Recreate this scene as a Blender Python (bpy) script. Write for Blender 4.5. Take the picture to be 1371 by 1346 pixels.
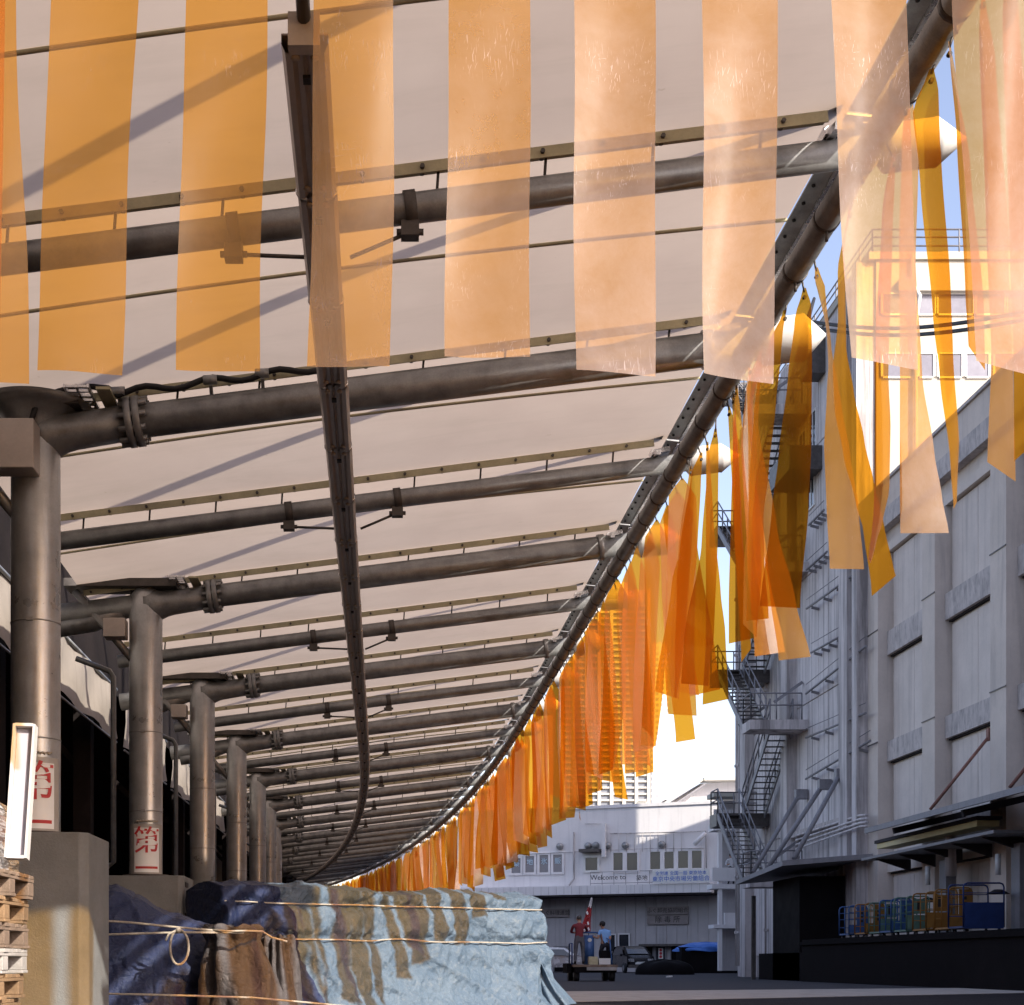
import bpy, math, random
from mathutils import Vector, Matrix, noise

for o in list(bpy.data.objects):
    bpy.data.objects.remove(o)
SC = bpy.context.scene
COL = SC.collection
PI = math.pi
R = math.radians
# ------------------------------------------------------------------ camera, sky, sun
F, PX, PY, CH = 1920.0, 505.0, 1289.0, 0.65
cam = bpy.data.objects.new('camera', bpy.data.cameras.new('camera'))
COL.objects.link(cam)
cam.location = (0, 0, CH)
cam.rotation_euler = (R(90), 0, 0)
cam.data.sensor_fit = 'HORIZONTAL'
cam.data.sensor_width = 36
cam.data.lens = 36 * F / 1371
cam.data.shift_x = (685.5 - PX) / 1371
cam.data.shift_y = (PY - 673) / 1371
cam.data.clip_start = 0.1
cam.data.clip_end = 5000
SC.camera = cam
SUNV = Vector((0.81, -1.0, 0.80)).normalized()
wd = bpy.data.worlds.new('World')
SC.world = wd
wd.use_nodes = True
nt = wd.node_tree
sky = nt.nodes.new('ShaderNodeTexSky')
sky.sky_type = 'NISHITA'
sky.sun_disc = False
sky.sun_elevation = math.asin(SUNV.z)
sky.sun_rotation = math.atan2(SUNV.x, SUNV.y)
sky.air_density = 1.0
sky.dust_density = 1.8
sky.ozone_density = 1.0
bg = nt.nodes['Background']
tn = nt.nodes.new('ShaderNodeMix')
tn.data_type = 'RGBA'
tn.blend_type = 'MULTIPLY'
tn.inputs[0].default_value = 1
tn.inputs[7].default_value = (1.10, 0.99, 1.04, 1)
nt.links.new(sky.outputs[0], tn.inputs[6])
hs = nt.nodes.new('ShaderNodeHueSaturation')
hs.inputs['Saturation'].default_value = 0.86
hs.inputs['Value'].default_value = 0.90
nt.links.new(tn.outputs[2], hs.inputs['Color'])
nt.links.new(hs.outputs[0], bg.inputs[0])
bg.inputs[1].default_value = 0.15
sl = bpy.data.lights.new('sun', 'SUN')
sl.energy = 3.3
sl.angle = R(0.5)
sl.color = (1.0, 0.92, 0.80)
sun = bpy.data.objects.new('sun', sl)
COL.objects.link(sun)
sun.location = (30, -30, 60)
sun.rotation_euler = SUNV.to_track_quat('Z', 'Y').to_euler()
SC.view_settings.view_transform = 'Standard'
SC.view_settings.look = 'None'
SC.view_settings.exposure = 1.2
SC.view_settings.gamma = 1
SC.cycles.transparent_max_bounces = 24
SC.cycles.max_bounces = 6
SC.cycles.diffuse_bounces = 4
SC.cycles.glossy_bounces = 3
SC.cycles.transmission_bounces = 4
SC.cycles.sample_clamp_indirect = 6
SC.cycles.caustics_reflective = False
SC.cycles.caustics_refractive = False

rnd = random.Random(7)


def W(px, py, Y):
    return Vector(((px - PX) * Y / F, Y, CH + (PY - py) * Y / F))


def WX(px, py, X):
    return W(px, py, F * X / (px - PX))


# ------------------------------------------------------------------ materials
def nodes_of(name):
    m = bpy.data.materials.new(name)
    m.use_nodes = True
    t = m.node_tree
    for n in list(t.nodes):
        t.nodes.remove(n)
    out = t.nodes.new('ShaderNodeOutputMaterial')
    return m, t, out


def N(t, kind, **kw):
    n = t.nodes.new(kind)
    for k, v in kw.items():
        setattr(n, k, v)
    return n


def noise_node(t, vec, scale, detail=4, rough=0.55, dist=0.0):
    n = N(t, 'ShaderNodeTexNoise')
    n.inputs['Scale'].default_value = scale
    n.inputs['Detail'].default_value = detail
    n.inputs['Roughness'].default_value = rough
    n.inputs['Distortion'].default_value = dist
    t.links.new(vec, n.inputs['Vector'])
    return n.outputs['Fac']


def ramp(t, fac, stops):
    r = N(t, 'ShaderNodeValToRGB')
    e = r.color_ramp.elements
    while len(e) < len(stops):
        e.new(0.5)
    for i, (p, c) in enumerate(stops):
        e[i].position = p
        e[i].color = (c, c, c, 1) if not hasattr(c, '__len__') else (*c, 1)
    t.links.new(fac, r.inputs[0])
    return r.outputs[0]


def mixc(t, fac, a, b, mode='MIX'):
    m = N(t, 'ShaderNodeMix', data_type='RGBA', blend_type=mode)
    for inp, v in ((m.inputs[0], fac), (m.inputs[6], a), (m.inputs[7], b)):
        if hasattr(v, 'links') or hasattr(v, 'is_linked'):
            t.links.new(v, inp)
        elif hasattr(v, '__len__'):
            inp.default_value = (*v, 1)
        else:
            inp.default_value = v
    return m.outputs[2]


def mul(c, k):
    return tuple(min(1.0, x * k) for x in c)


def coords(t, scale=None, which='Object'):
    tc = N(t, 'ShaderNodeTexCoord')
    if scale is None:
        return tc.outputs[which]
    mp = N(t, 'ShaderNodeMapping')
    mp.inputs['Scale'].default_value = scale
    t.links.new(tc.outputs[which], mp.inputs[0])
    return mp.outputs[0]


def mat(name, col, rough=0.6, metal=0.0, var=0.18, scale=3.0, bump=0.15, bscale=40.0,
        stain=0.0, stain_col=(0.04, 0.035, 0.03), streak=(2.5, 2.5, 0.22), spec=0.4, stop=(0.52, 0.78), fine=0.5):
    m, t, out = nodes_of(name)
    b = N(t, 'ShaderNodeBsdfPrincipled')
    t.links.new(b.outputs[0], out.inputs[0])
    v = coords(t)
    n1 = noise_node(t, v, scale, 6, 0.6)
    c = mixc(t, ramp(t, n1, [(0.3, 0.0), (0.7, 1.0)]), mul(col, 1 - var), mul(col, 1 + var))
    n2 = noise_node(t, v, scale * 14, 3, 0.6)
    c = mixc(t, fine, c, ramp(t, n2, [(0.3, 1 - var), (0.7, 1.0)]), 'MULTIPLY')
    if stain > 0:
        s = noise_node(t, coords(t, streak), 1.6, 6, 0.65, 0.3)
        sf = N(t, 'ShaderNodeMath', operation='MULTIPLY')
        t.links.new(ramp(t, s, [(stop[0], 0.0), (stop[1], 1.0)]), sf.inputs[0])
        sf.inputs[1].default_value = stain
        c = mixc(t, sf.outputs[0], c, stain_col)
    t.links.new(c, b.inputs['Base Color'])
    b.inputs['Metallic'].default_value = metal
    rr = ramp(t, n1, [(0.3, max(0.05, rough - 0.1)), (0.7, min(1, rough + 0.1))])
    t.links.new(rr, b.inputs['Roughness'])
    b.inputs['Specular IOR Level'].default_value = spec
    if bump > 0:
        bn = N(t, 'ShaderNodeBump')
        bn.inputs['Strength'].default_value = bump
        bn.inputs['Distance'].default_value = 0.02
        t.links.new(noise_node(t, v, bscale, 4, 0.6), bn.inputs['Height'])
        t.links.new(bn.outputs[0], b.inputs['Normal'])
    return m


MT = {}
MT['galv'] = mat('galvanised_steel', (0.31, 0.315, 0.32), 0.40, 0.45, 0.3, 5, 0.06, 60, stain=0.3, streak=(6, 1.0, 6), stain_col=(0.15, 0.125, 0.10))
MT['galv_col'] = mat('column_steel', (0.47, 0.485, 0.50), 0.34, 0.5, 0.22, 3.5, 0.05, 50, stain=0.35, streak=(9, 9, 0.7), stain_col=(0.17, 0.15, 0.13))
MT['dark_steel'] = mat('dark_painted_steel', (0.10, 0.09, 0.085), 0.5, 0.3, 0.3, 6)
MT['tray'] = mat('lamp_tray_metal', (0.55, 0.50, 0.47), 0.45, 0.3, 0.15, 3, 0.03)
MT['bolt'] = mat('brass_bolt', (0.55, 0.46, 0.36), 0.4, 0.6, 0.1, 9)
MT['clamp'] = mat('clamp_strip_paint', (0.50, 0.46, 0.30), 0.5, 0.0, 0.2, 4)
MT['white'] = mat('white_paint', (0.72, 0.72, 0.70), 0.45, 0.0, 0.06, 3, 0.03)
MT['bright'] = mat('bright_metal', (0.75, 0.75, 0.77), 0.28, 0.9, 0.1, 5, 0.1)
MT['rubber'] = mat('black_rubber', (0.02, 0.02, 0.022), 0.6, 0, 0.2, 8)
MT['concrete'] = mat('plinth_concrete', (0.20, 0.205, 0.205), 0.85, 0, 0.18, 2.5, 0.35, 70, stain=0.22, streak=(3, 3, 1.2), stain_col=(0.17, 0.15, 0.13))
MT['wood'] = mat('pallet_wood', (0.28, 0.18, 0.10), 0.75, 0, 0.4, 2.5, 0.3, 35, stain=0.4, streak=(1.0, 9, 9), stain_col=(0.16, 0.10, 0.06))
MT['wood2'] = mat('weathered_pallet_wood', (0.22, 0.16, 0.12), 0.8, 0, 0.4, 3.5, 0.3, 35, stain=0.4, streak=(1.0, 9, 9), stain_col=(0.10, 0.07, 0.05))
MT['wood_white'] = mat('white_pallet_wood', (0.40, 0.38, 0.36), 0.7, 0, 0.25, 3, 0.2, 35, stain=0.4, streak=(1, 6, 6))
MT['rope'] = mat('rope_fibre', (0.50, 0.45, 0.38), 0.8, 0, 0.2, 60, 0.6, 200)
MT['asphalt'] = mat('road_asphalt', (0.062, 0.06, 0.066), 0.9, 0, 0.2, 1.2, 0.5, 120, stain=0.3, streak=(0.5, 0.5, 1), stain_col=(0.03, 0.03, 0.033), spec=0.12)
MT['asphalt_shade'] = mat('shade_painted_asphalt', (0.022, 0.018, 0.02), 0.9, 0, 0.2, 1.2, 0.5, 120, spec=0.12)  # foreground shade on the ground, put into the colour
MT['sun_strip'] = mat('sun_strip_colour', (0.40, 0.36, 0.32), 0.9, 0, 0.22, 2.0, 0.5, 60, stain=0.5, streak=(2, 2, 1), stain_col=(0.18, 0.16, 0.14))  # pale colour stands in for sunlit ground
MT['beige'] = mat('beige_render', (0.64, 0.565, 0.50), 0.85, 0, 0.10, 0.8, 0.3, 30, stain=0.55, streak=(1.4, 1.4, 0.12), stain_col=(0.20, 0.18, 0.18), stop=(0.54, 0.8))
MT['beige_panel'] = mat('beige_wall_panel', (0.67, 0.60, 0.545), 0.85, 0, 0.10, 0.9, 0.25, 25, stain=0.45, streak=(1.8, 1.8, 0.1), stain_col=(0.24, 0.21, 0.20), stop=(0.50, 0.78))
MT['ledge'] = mat('stained_ledge', (0.56, 0.51, 0.485), 0.9, 0, 0.12, 1.2, 0.4, 30, stain=0.8, streak=(3.2, 3.2, 1.2), stain_col=(0.13, 0.12, 0.12), stop=(0.44, 0.80))
MT['lilac'] = mat('grey_lilac_render', (0.60, 0.56, 0.55), 0.85, 0, 0.13, 0.7, 0.3, 25, stain=0.75, streak=(1.6, 1.6, 0.10), stain_col=(0.10, 0.09, 0.09), stop=(0.45, 0.66))
MT['lilac_panel'] = mat('grey_wall_panel', (0.66, 0.62, 0.61), 0.85, 0, 0.12, 0.9, 0.2, 25, stain=0.75, streak=(2.2, 2.2, 0.09), stain_col=(0.14, 0.125, 0.125), stop=(0.47, 0.70))
MT['cream'] = mat('cream_wall', (0.44, 0.42, 0.37), 0.8, 0, 0.04, 0.6, 0.1, 20)
MT['farwall'] = mat('white_market_wall', (0.76, 0.74, 0.74), 0.8, 0, 0.05, 0.5, 0.1, 20, stain=0.3, streak=(1.6, 1.6, 0.12), stain_col=(0.30, 0.28, 0.30))
MT['fardark'] = mat('grey_corrugated_wall', (0.50, 0.48, 0.49), 0.8, 0, 0.1, 0.8, 0.1, 20, stain=0.4, streak=(2, 2, 0.1), stain_col=(0.14, 0.13, 0.14))
MT['tower'] = mat('tower_cream_concrete', (0.52, 0.50, 0.46), 0.8, 0, 0.03, 0.05, 0)
MT['tower_win'] = mat('tower_window_glass', (0.20, 0.22, 0.26), 0.3, 0, 0.1, 0.1, 0)
MT['glass'] = mat('dark_window_glass', (0.030, 0.034, 0.045), 0.08, 0, 0.2, 1, 0, spec=0.7)
MT['glass_grey'] = mat('curtained_window_glass', (0.17, 0.17, 0.21), 0.15, 0, 0.15, 1, 0, spec=0.6)
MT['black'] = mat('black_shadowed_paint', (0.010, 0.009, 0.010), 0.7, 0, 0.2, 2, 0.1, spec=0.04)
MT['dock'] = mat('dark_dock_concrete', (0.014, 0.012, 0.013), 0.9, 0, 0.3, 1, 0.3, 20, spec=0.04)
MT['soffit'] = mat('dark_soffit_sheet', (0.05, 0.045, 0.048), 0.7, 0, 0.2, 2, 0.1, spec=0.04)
MT['awn'] = mat('grey_awning_metal', (0.24, 0.235, 0.25), 0.6, 0.1, 0.2, 1.5, 0.1, stain=0.4)
MT['yellow'] = mat('yellowed_sign_sheet', (0.62, 0.52, 0.25), 0.6, 0, 0.1, 1.5, 0.05)
MT['rust'] = mat('rusty_red_rod', (0.27, 0.13, 0.10), 0.7, 0.1, 0.3, 4, 0.2)
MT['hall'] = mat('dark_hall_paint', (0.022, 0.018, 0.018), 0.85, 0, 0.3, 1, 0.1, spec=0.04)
MT['canvas'] = mat('awning_canvas', (0.34, 0.30, 0.26), 0.8, 0, 0.1, 2, 0.1, stain=0.25)
MT['blue'] = mat('blue_painted_steel', (0.05, 0.12, 0.30), 0.5, 0.1, 0.2, 4, 0.05)
MT['navy'] = mat('navy_painted_steel', (0.02, 0.045, 0.16), 0.5, 0.1, 0.2, 4, 0.05)
MT['orange'] = mat('orange_painted_steel', (0.32, 0.15, 0.03), 0.55, 0.0, 0.2, 4, 0.05)
MT['green'] = mat('green_painted_steel', (0.13, 0.23, 0.18), 0.55, 0.0, 0.2, 4, 0.05)
MT['car'] = mat('dark_car_paint', (0.02, 0.02, 0.024), 0.2, 0.3, 0.1, 2, 0, spec=0.6)
MT['car2'] = mat('silver_car_paint', (0.45, 0.44, 0.45), 0.25, 0.4, 0.1, 2, 0, spec=0.6)
MT['red'] = mat('red_cloth', (0.36, 0.035, 0.04), 0.8, 0, 0.2, 8, 0.2)
MT['maroon'] = mat('maroon_shirt', (0.20, 0.03, 0.04), 0.85, 0, 0.2, 8, 0.2)
MT['shirt_blue'] = mat('pale_blue_shirt', (0.22, 0.42, 0.75), 0.85, 0, 0.1, 8, 0.2)
MT['shirt_white'] = mat('white_shirt', (0.7, 0.7, 0.72), 0.85, 0, 0.1, 8, 0.2)
MT['trouser'] = mat('grey_trousers', (0.11, 0.11, 0.125), 0.85, 0, 0.2, 8, 0.2)
MT['trouser_dark'] = mat('dark_trousers', (0.03, 0.03, 0.045), 0.85, 0, 0.2, 8, 0.2)
MT['skin'] = mat('skin', (0.42, 0.24, 0.16), 0.6, 0, 0.08, 8, 0.05)
MT['hair'] = mat('black_hair', (0.015, 0.012, 0.012), 0.6, 0, 0.2, 20, 0.3)
MT['sheet'] = mat('paper_sheet', (0.84, 0.85, 0.86), 0.45, 0, 0.05, 3, 0.05)
MT['plastic_band'] = mat('grey_tape', (0.40, 0.38, 0.36), 0.35, 0, 0.1, 3, 0.05)
MT['red_ink'] = mat('red_lettering', (0.50, 0.045, 0.05), 0.6, 0, 0.05, 8, 0)
MT['blue_ink'] = mat('blue_lettering', (0.04, 0.14, 0.55), 0.6, 0, 0.05, 8, 0)
MT['dark_ink'] = mat('dark_lettering', (0.03, 0.025, 0.025), 0.6, 0, 0.05, 8, 0)
MT['teal_ink'] = mat('pale_blue_lettering', (0.45, 0.62, 0.75), 0.6, 0, 0.05, 8, 0)
MT['signboard'] = mat('weathered_sign_board', (0.33, 0.29, 0.28), 0.8, 0, 0.15, 2, 0.1)
MT['foam'] = mat('white_foam_case', (0.60, 0.58, 0.57), 0.55, 0, 0.04, 3, 0.05)
MT['foam_in'] = mat('lilac_case_lining', (0.50, 0.49, 0.56), 0.5, 0, 0.06, 3, 0.05)


def tarp_mat(name, col, col2, dirt):
    m, t, out = nodes_of(name)
    b = N(t, 'ShaderNodeBsdfPrincipled')
    t.links.new(b.outputs[0], out.inputs[0])
    v = coords(t)
    n1 = noise_node(t, v, 2.2, 8, 0.68, 0.6)
    c = mixc(t, ramp(t, n1, [(0.25, 0.1), (0.8, 0.9)]), col, col2)
    n2 = noise_node(t, v, 9.0, 8, 0.75, 1.2)
    c = mixc(t, ramp(t, n2, [(0.52, 0.0), (0.68, 0.55)]), c, dirt)
    n3 = noise_node(t, v, 55, 5, 0.7)
    c = mixc(t, 0.6, c, ramp(t, n3, [(0.3, 0.62), (0.65, 1.0)]), 'MULTIPLY')
    t.links.new(c, b.inputs['Base Color'])
    b.inputs['Roughness'].default_value = 0.42
    b.inputs['Specular IOR Level'].default_value = 0.28
    bn = N(t, 'ShaderNodeBump')
    bn.inputs['Strength'].default_value = 0.6
    bn.inputs['Distance'].default_value = 0.03
    # crumple: sharp creases from a ridged voronoi mixed with fine noise
    vo = N(t, 'ShaderNodeTexVoronoi', feature='DISTANCE_TO_EDGE')
    vo.inputs['Scale'].default_value = 6.5
    vm = N(t, 'ShaderNodeMixRGB')
    vm.inputs[0].default_value = 0.35
    nz = N(t, 'ShaderNodeTexNoise')
    nz.inputs['Scale'].default_value = 4
    t.links.new(v, nz.inputs['Vector'])
    t.links.new(v, vm.inputs[1])
    t.links.new(nz.outputs['Color'], vm.inputs[2])
    t.links.new(vm.outputs[0], vo.inputs['Vector'])
    ad = N(t, 'ShaderNodeMath', operation='ADD')
    t.links.new(ramp(t, vo.outputs['Distance'], [(0.0, 0.0), (0.35, 0.8)]), ad.inputs[0])
    t.links.new(noise_node(t, v, 24, 6, 0.7, 1.5), ad.inputs[1])
    t.links.new(ad.outputs[0], bn.inputs['Height'])
    t.links.new(bn.outputs[0], b.inputs['Normal'])
    return m


MT['tarp'] = tarp_mat('blue_tarp', (0.075, 0.125, 0.195), (0.165, 0.225, 0.295), (0.27, 0.30, 0.32))
MT['tarp_navy'] = tarp_mat('navy_tarp', (0.02, 0.03, 0.085), (0.035, 0.05, 0.12), (0.07, 0.09, 0.14))
MT['tarp_brown'] = tarp_mat('brown_tarp', (0.075, 0.065, 0.062), (0.14, 0.13, 0.14), (0.05, 0.045, 0.045))
MT['tarp_bright'] = tarp_mat('bright_blue_tarp', (0.05, 0.16, 0.55), (0.08, 0.22, 0.62), (0.10, 0.25, 0.6))


def membrane_mat():
    m, t, out = nodes_of('membrane_fabric')
    v = coords(t)
    c = mixc(t, ramp(t, noise_node(t, v, 0.9, 6, 0.6), [(0.3, 0.0), (0.7, 1.0)]), (0.50, 0.40, 0.33), (0.565, 0.46, 0.38))
    spots = ramp(t, noise_node(t, v, 11, 2, 0.5), [(0.76, 0.0), (0.80, 0.45)])
    c = mixc(t, spots, c, (0.35, 0.27, 0.2))
    c = mixc(t, ramp(t, noise_node(t, coords(t, (0.35, 2.2, 1)), 1.3, 6, 0.7, 0.5), [(0.50, 0.0), (0.75, 0.35)]), c, (0.40, 0.33, 0.26))
    tr = N(t, 'ShaderNodeBsdfTranslucent')
    df = N(t, 'ShaderNodeBsdfDiffuse')
    t.links.new(c, tr.inputs[0])
    t.links.new(c, df.inputs[0])
    mx = N(t, 'ShaderNodeMixShader')
    mx.inputs[0].default_value = 0.42
    t.links.new(tr.outputs[0], mx.inputs[1])
    t.links.new(df.outputs[0], mx.inputs[2])
    t.links.new(mx.outputs[0], out.inputs[0])
    return m


MT['membrane'] = membrane_mat()


def strip_mat(name, tint, glow, tint_fac, near):
    """Clear orange PVC: coloured transparency, some scattering in the sheet, grime with painted sun haze and scratches on it, gloss."""
    m, t, out = nodes_of(name)
    oi = N(t, 'ShaderNodeObjectInfo')
    v = coords(t)
    hv = mixc(t, oi.outputs['Random'], tint, (tint[0] * 0.84, tint[1] * 0.80, tint[2] * 0.6) if not near else mul(tint, 0.92))
    tp = N(t, 'ShaderNodeBsdfTransparent')
    t.links.new(hv, tp.inputs[0])
    tl = N(t, 'ShaderNodeBsdfTranslucent')
    tl.inputs[0].default_value = (*glow, 1)
    df = N(t, 'ShaderNodeBsdfDiffuse')
    df.inputs[0].default_value = (*glow, 1)
    sc = N(t, 'ShaderNodeMixShader')
    sc.inputs[0].default_value = 0.35
    t.links.new(tl.outputs[0], sc.inputs[1])
    t.links.new(df.outputs[0], sc.inputs[2])
    a = N(t, 'ShaderNodeMixShader')
    a.inputs[0].default_value = tint_fac
    t.links.new(tp.outputs[0], a.inputs[1])
    t.links.new(sc.outputs[0], a.inputs[2])
    # grime with sun haze painted in (more towards the lower end), and scratches
    dust_haze = N(t, 'ShaderNodeBsdfDiffuse')
    dust_haze.inputs[0].default_value = (0.66, 0.56, 0.55, 1)
    sep = N(t, 'ShaderNodeSeparateColor')
    t.links.new(oi.outputs['Color'], sep.inputs[0])
    sx = N(t, 'ShaderNodeSeparateXYZ')
    t.links.new(v, sx.inputs[0])
    g = N(t, 'ShaderNodeMapRange')
    t.links.new(sx.outputs[2], g.inputs[0])
    g.inputs[1].default_value = 0.0
    g.inputs[2].default_value = 2.2
    g.inputs[3].default_value = 1.25
    g.inputs[4].default_value = 0.55
    d1 = N(t, 'ShaderNodeMath', operation='MULTIPLY')
    t.links.new(sep.outputs[0], d1.inputs[0])
    t.links.new(g.outputs[0], d1.inputs[1])
    d2 = N(t, 'ShaderNodeMath', operation='MULTIPLY')
    t.links.new(d1.outputs[0], d2.inputs[0])
    t.links.new(ramp(t, noise_node(t, v, 1.6, 7, 0.72, 0.2), [(0.28, 0.45), (0.72, 1.6)]), d2.inputs[1])
    # scratches: three thin-line fields in different directions
    acc = None
    for k, (sc3, rot, th) in enumerate((((210, 210, 12), 0.06, 0.665), ((170, 170, 9), -0.30, 0.70), ((6, 60, 170), 0.12, 0.74))):
        tc = N(t, 'ShaderNodeTexCoord')
        mp = N(t, 'ShaderNodeMapping')
        mp.inputs['Scale'].default_value = sc3
        mp.inputs['Rotation'].default_value = (0, rot, 0)
        mp2 = N(t, 'ShaderNodeMapping')
        mp2.inputs['Rotation'].default_value = (0, rot, 0)
        mp.inputs['Rotation'].default_value = (0, 0, 0)
        t.links.new(tc.outputs['Object'], mp2.inputs[0])
        t.links.new(mp2.outputs[0], mp.inputs[0])
        f = ramp(t, noise_node(t, mp.outputs[0], 1.0, 2, 0.5, 0.15), [(th - 0.03, 0.0), (th, 1.0)])
        if acc is None:
            acc = f
        else:
            mm = N(t, 'ShaderNodeMath', operation='MAXIMUM')
            t.links.new(acc, mm.inputs[0])
            t.links.new(f, mm.inputs[1])
            acc = mm.outputs[0]
    msk = N(t, 'ShaderNodeMath', operation='MULTIPLY')
    t.links.new(acc, msk.inputs[0])
    t.links.new(ramp(t, noise_node(t, v, 2.6, 3, 0.6), [(0.50, 0.0), (0.70, 0.5)]), msk.inputs[1])
    m3 = N(t, 'ShaderNodeMath', operation='MULTIPLY')
    t.links.new(msk.outputs[0], m3.inputs[0])
    t.links.new(sep.outputs[1], m3.inputs[1])
    d3 = N(t, 'ShaderNodeMath', operation='ADD', use_clamp=True)
    t.links.new(d2.outputs[0], d3.inputs[0])
    t.links.new(m3.outputs[0], d3.inputs[1])
    b = N(t, 'ShaderNodeMixShader')
    t.links.new(d3.outputs[0], b.inputs[0])
    t.links.new(a.outputs[0], b.inputs[1])
    t.links.new(dust_haze.outputs[0], b.inputs[2])
    gl = N(t, 'ShaderNodeBsdfGlossy')
    gl.inputs['Roughness'].default_value = 0.36
    bn = N(t, 'ShaderNodeBump')
    bn.inputs['Strength'].default_value = 0.12
    bn.inputs['Distance'].default_value = 0.02
    t.links.new(noise_node(t, v, 7, 4, 0.6), bn.inputs['Height'])
    t.links.new(bn.outputs[0], gl.inputs['Normal'])
    ge = N(t, 'ShaderNodeNewGeometry')
    dt = N(t, 'ShaderNodeVectorMath', operation='DOT_PRODUCT')
    t.links.new(ge.outputs['Normal'], dt.inputs[0])
    t.links.new(ge.outputs['Incoming'], dt.inputs[1])
    ab = N(t, 'ShaderNodeMath', operation='ABSOLUTE')
    t.links.new(dt.outputs['Value'], ab.inputs[0])
    om = N(t, 'ShaderNodeMath', operation='SUBTRACT', use_clamp=True)
    om.inputs[0].default_value = 1.0
    t.links.new(ab.outputs[0], om.inputs[1])
    pw = N(t, 'ShaderNodeMath', operation='POWER')
    t.links.new(om.outputs[0], pw.inputs[0])
    pw.inputs[1].default_value = 5.0
    fr = N(t, 'ShaderNodeMath', operation='MULTIPLY_ADD')
    t.links.new(pw.outputs[0], fr.inputs[0])
    fr.inputs[1].default_value = 0.30
    fr.inputs[2].default_value = 0.005
    c = N(t, 'ShaderNodeMixShader')
    t.links.new(fr.outputs[0], c.inputs[0])
    t.links.new(b.outputs[0], c.inputs[1])
    t.links.new(gl.outputs[0], c.inputs[2])
    t.links.new(c.outputs[0], out.inputs[0])
    return m


MT['strip'] = strip_mat('orange_vinyl', (0.80, 0.375, 0.03), (0.80, 0.36, 0.025), 0.27, False)
MT['strip_near'] = strip_mat('pale_orange_vinyl', (1.0, 0.575, 0.13), (0.85, 0.38, 0.06), 0.22, True)
MT['wrap'] = None


def wrap_mat():
    m, t, out = nodes_of('stretch_wrap_film')
    tp = N(t, 'ShaderNodeBsdfTransparent')
    tp.inputs[0].default_value = (0.92, 0.9, 0.88, 1)
    df = N(t, 'ShaderNodeBsdfDiffuse')
    df.inputs[0].default_value = (0.7, 0.68, 0.68, 1)
    gl = N(t, 'ShaderNodeBsdfGlossy')
    gl.inputs['Roughness'].default_value = 0.12
    v = coords(t, (3, 3, 30))
    f = ramp(t, noise_node(t, v, 1.5, 4, 0.6, 1.5), [(0.4, 0.08), (0.68, 0.75)])
    bn = N(t, 'ShaderNodeBump')
    bn.inputs['Strength'].default_value = 0.8
    t.links.new(noise_node(t, v, 1.2, 4, 0.6, 1.5), bn.inputs['Height'])
    t.links.new(bn.outputs[0], gl.inputs['Normal'])
    a = N(t, 'ShaderNodeMixShader')
    t.links.new(f, a.inputs[0])
    t.links.new(tp.outputs[0], a.inputs[1])
    t.links.new(df.outputs[0], a.inputs[2])
    b = N(t, 'ShaderNodeMixShader')
    b.inputs[0].default_value = 0.12
    t.links.new(a.outputs[0], b.inputs[1])
    t.links.new(gl.outputs[0], b.inputs[2])
    t.links.new(b.outputs[0], out.inputs[0])
    return m


MT['wrap'] = wrap_mat()

# ------------------------------------------------------------------ mesh builder
POS = {}


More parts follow.
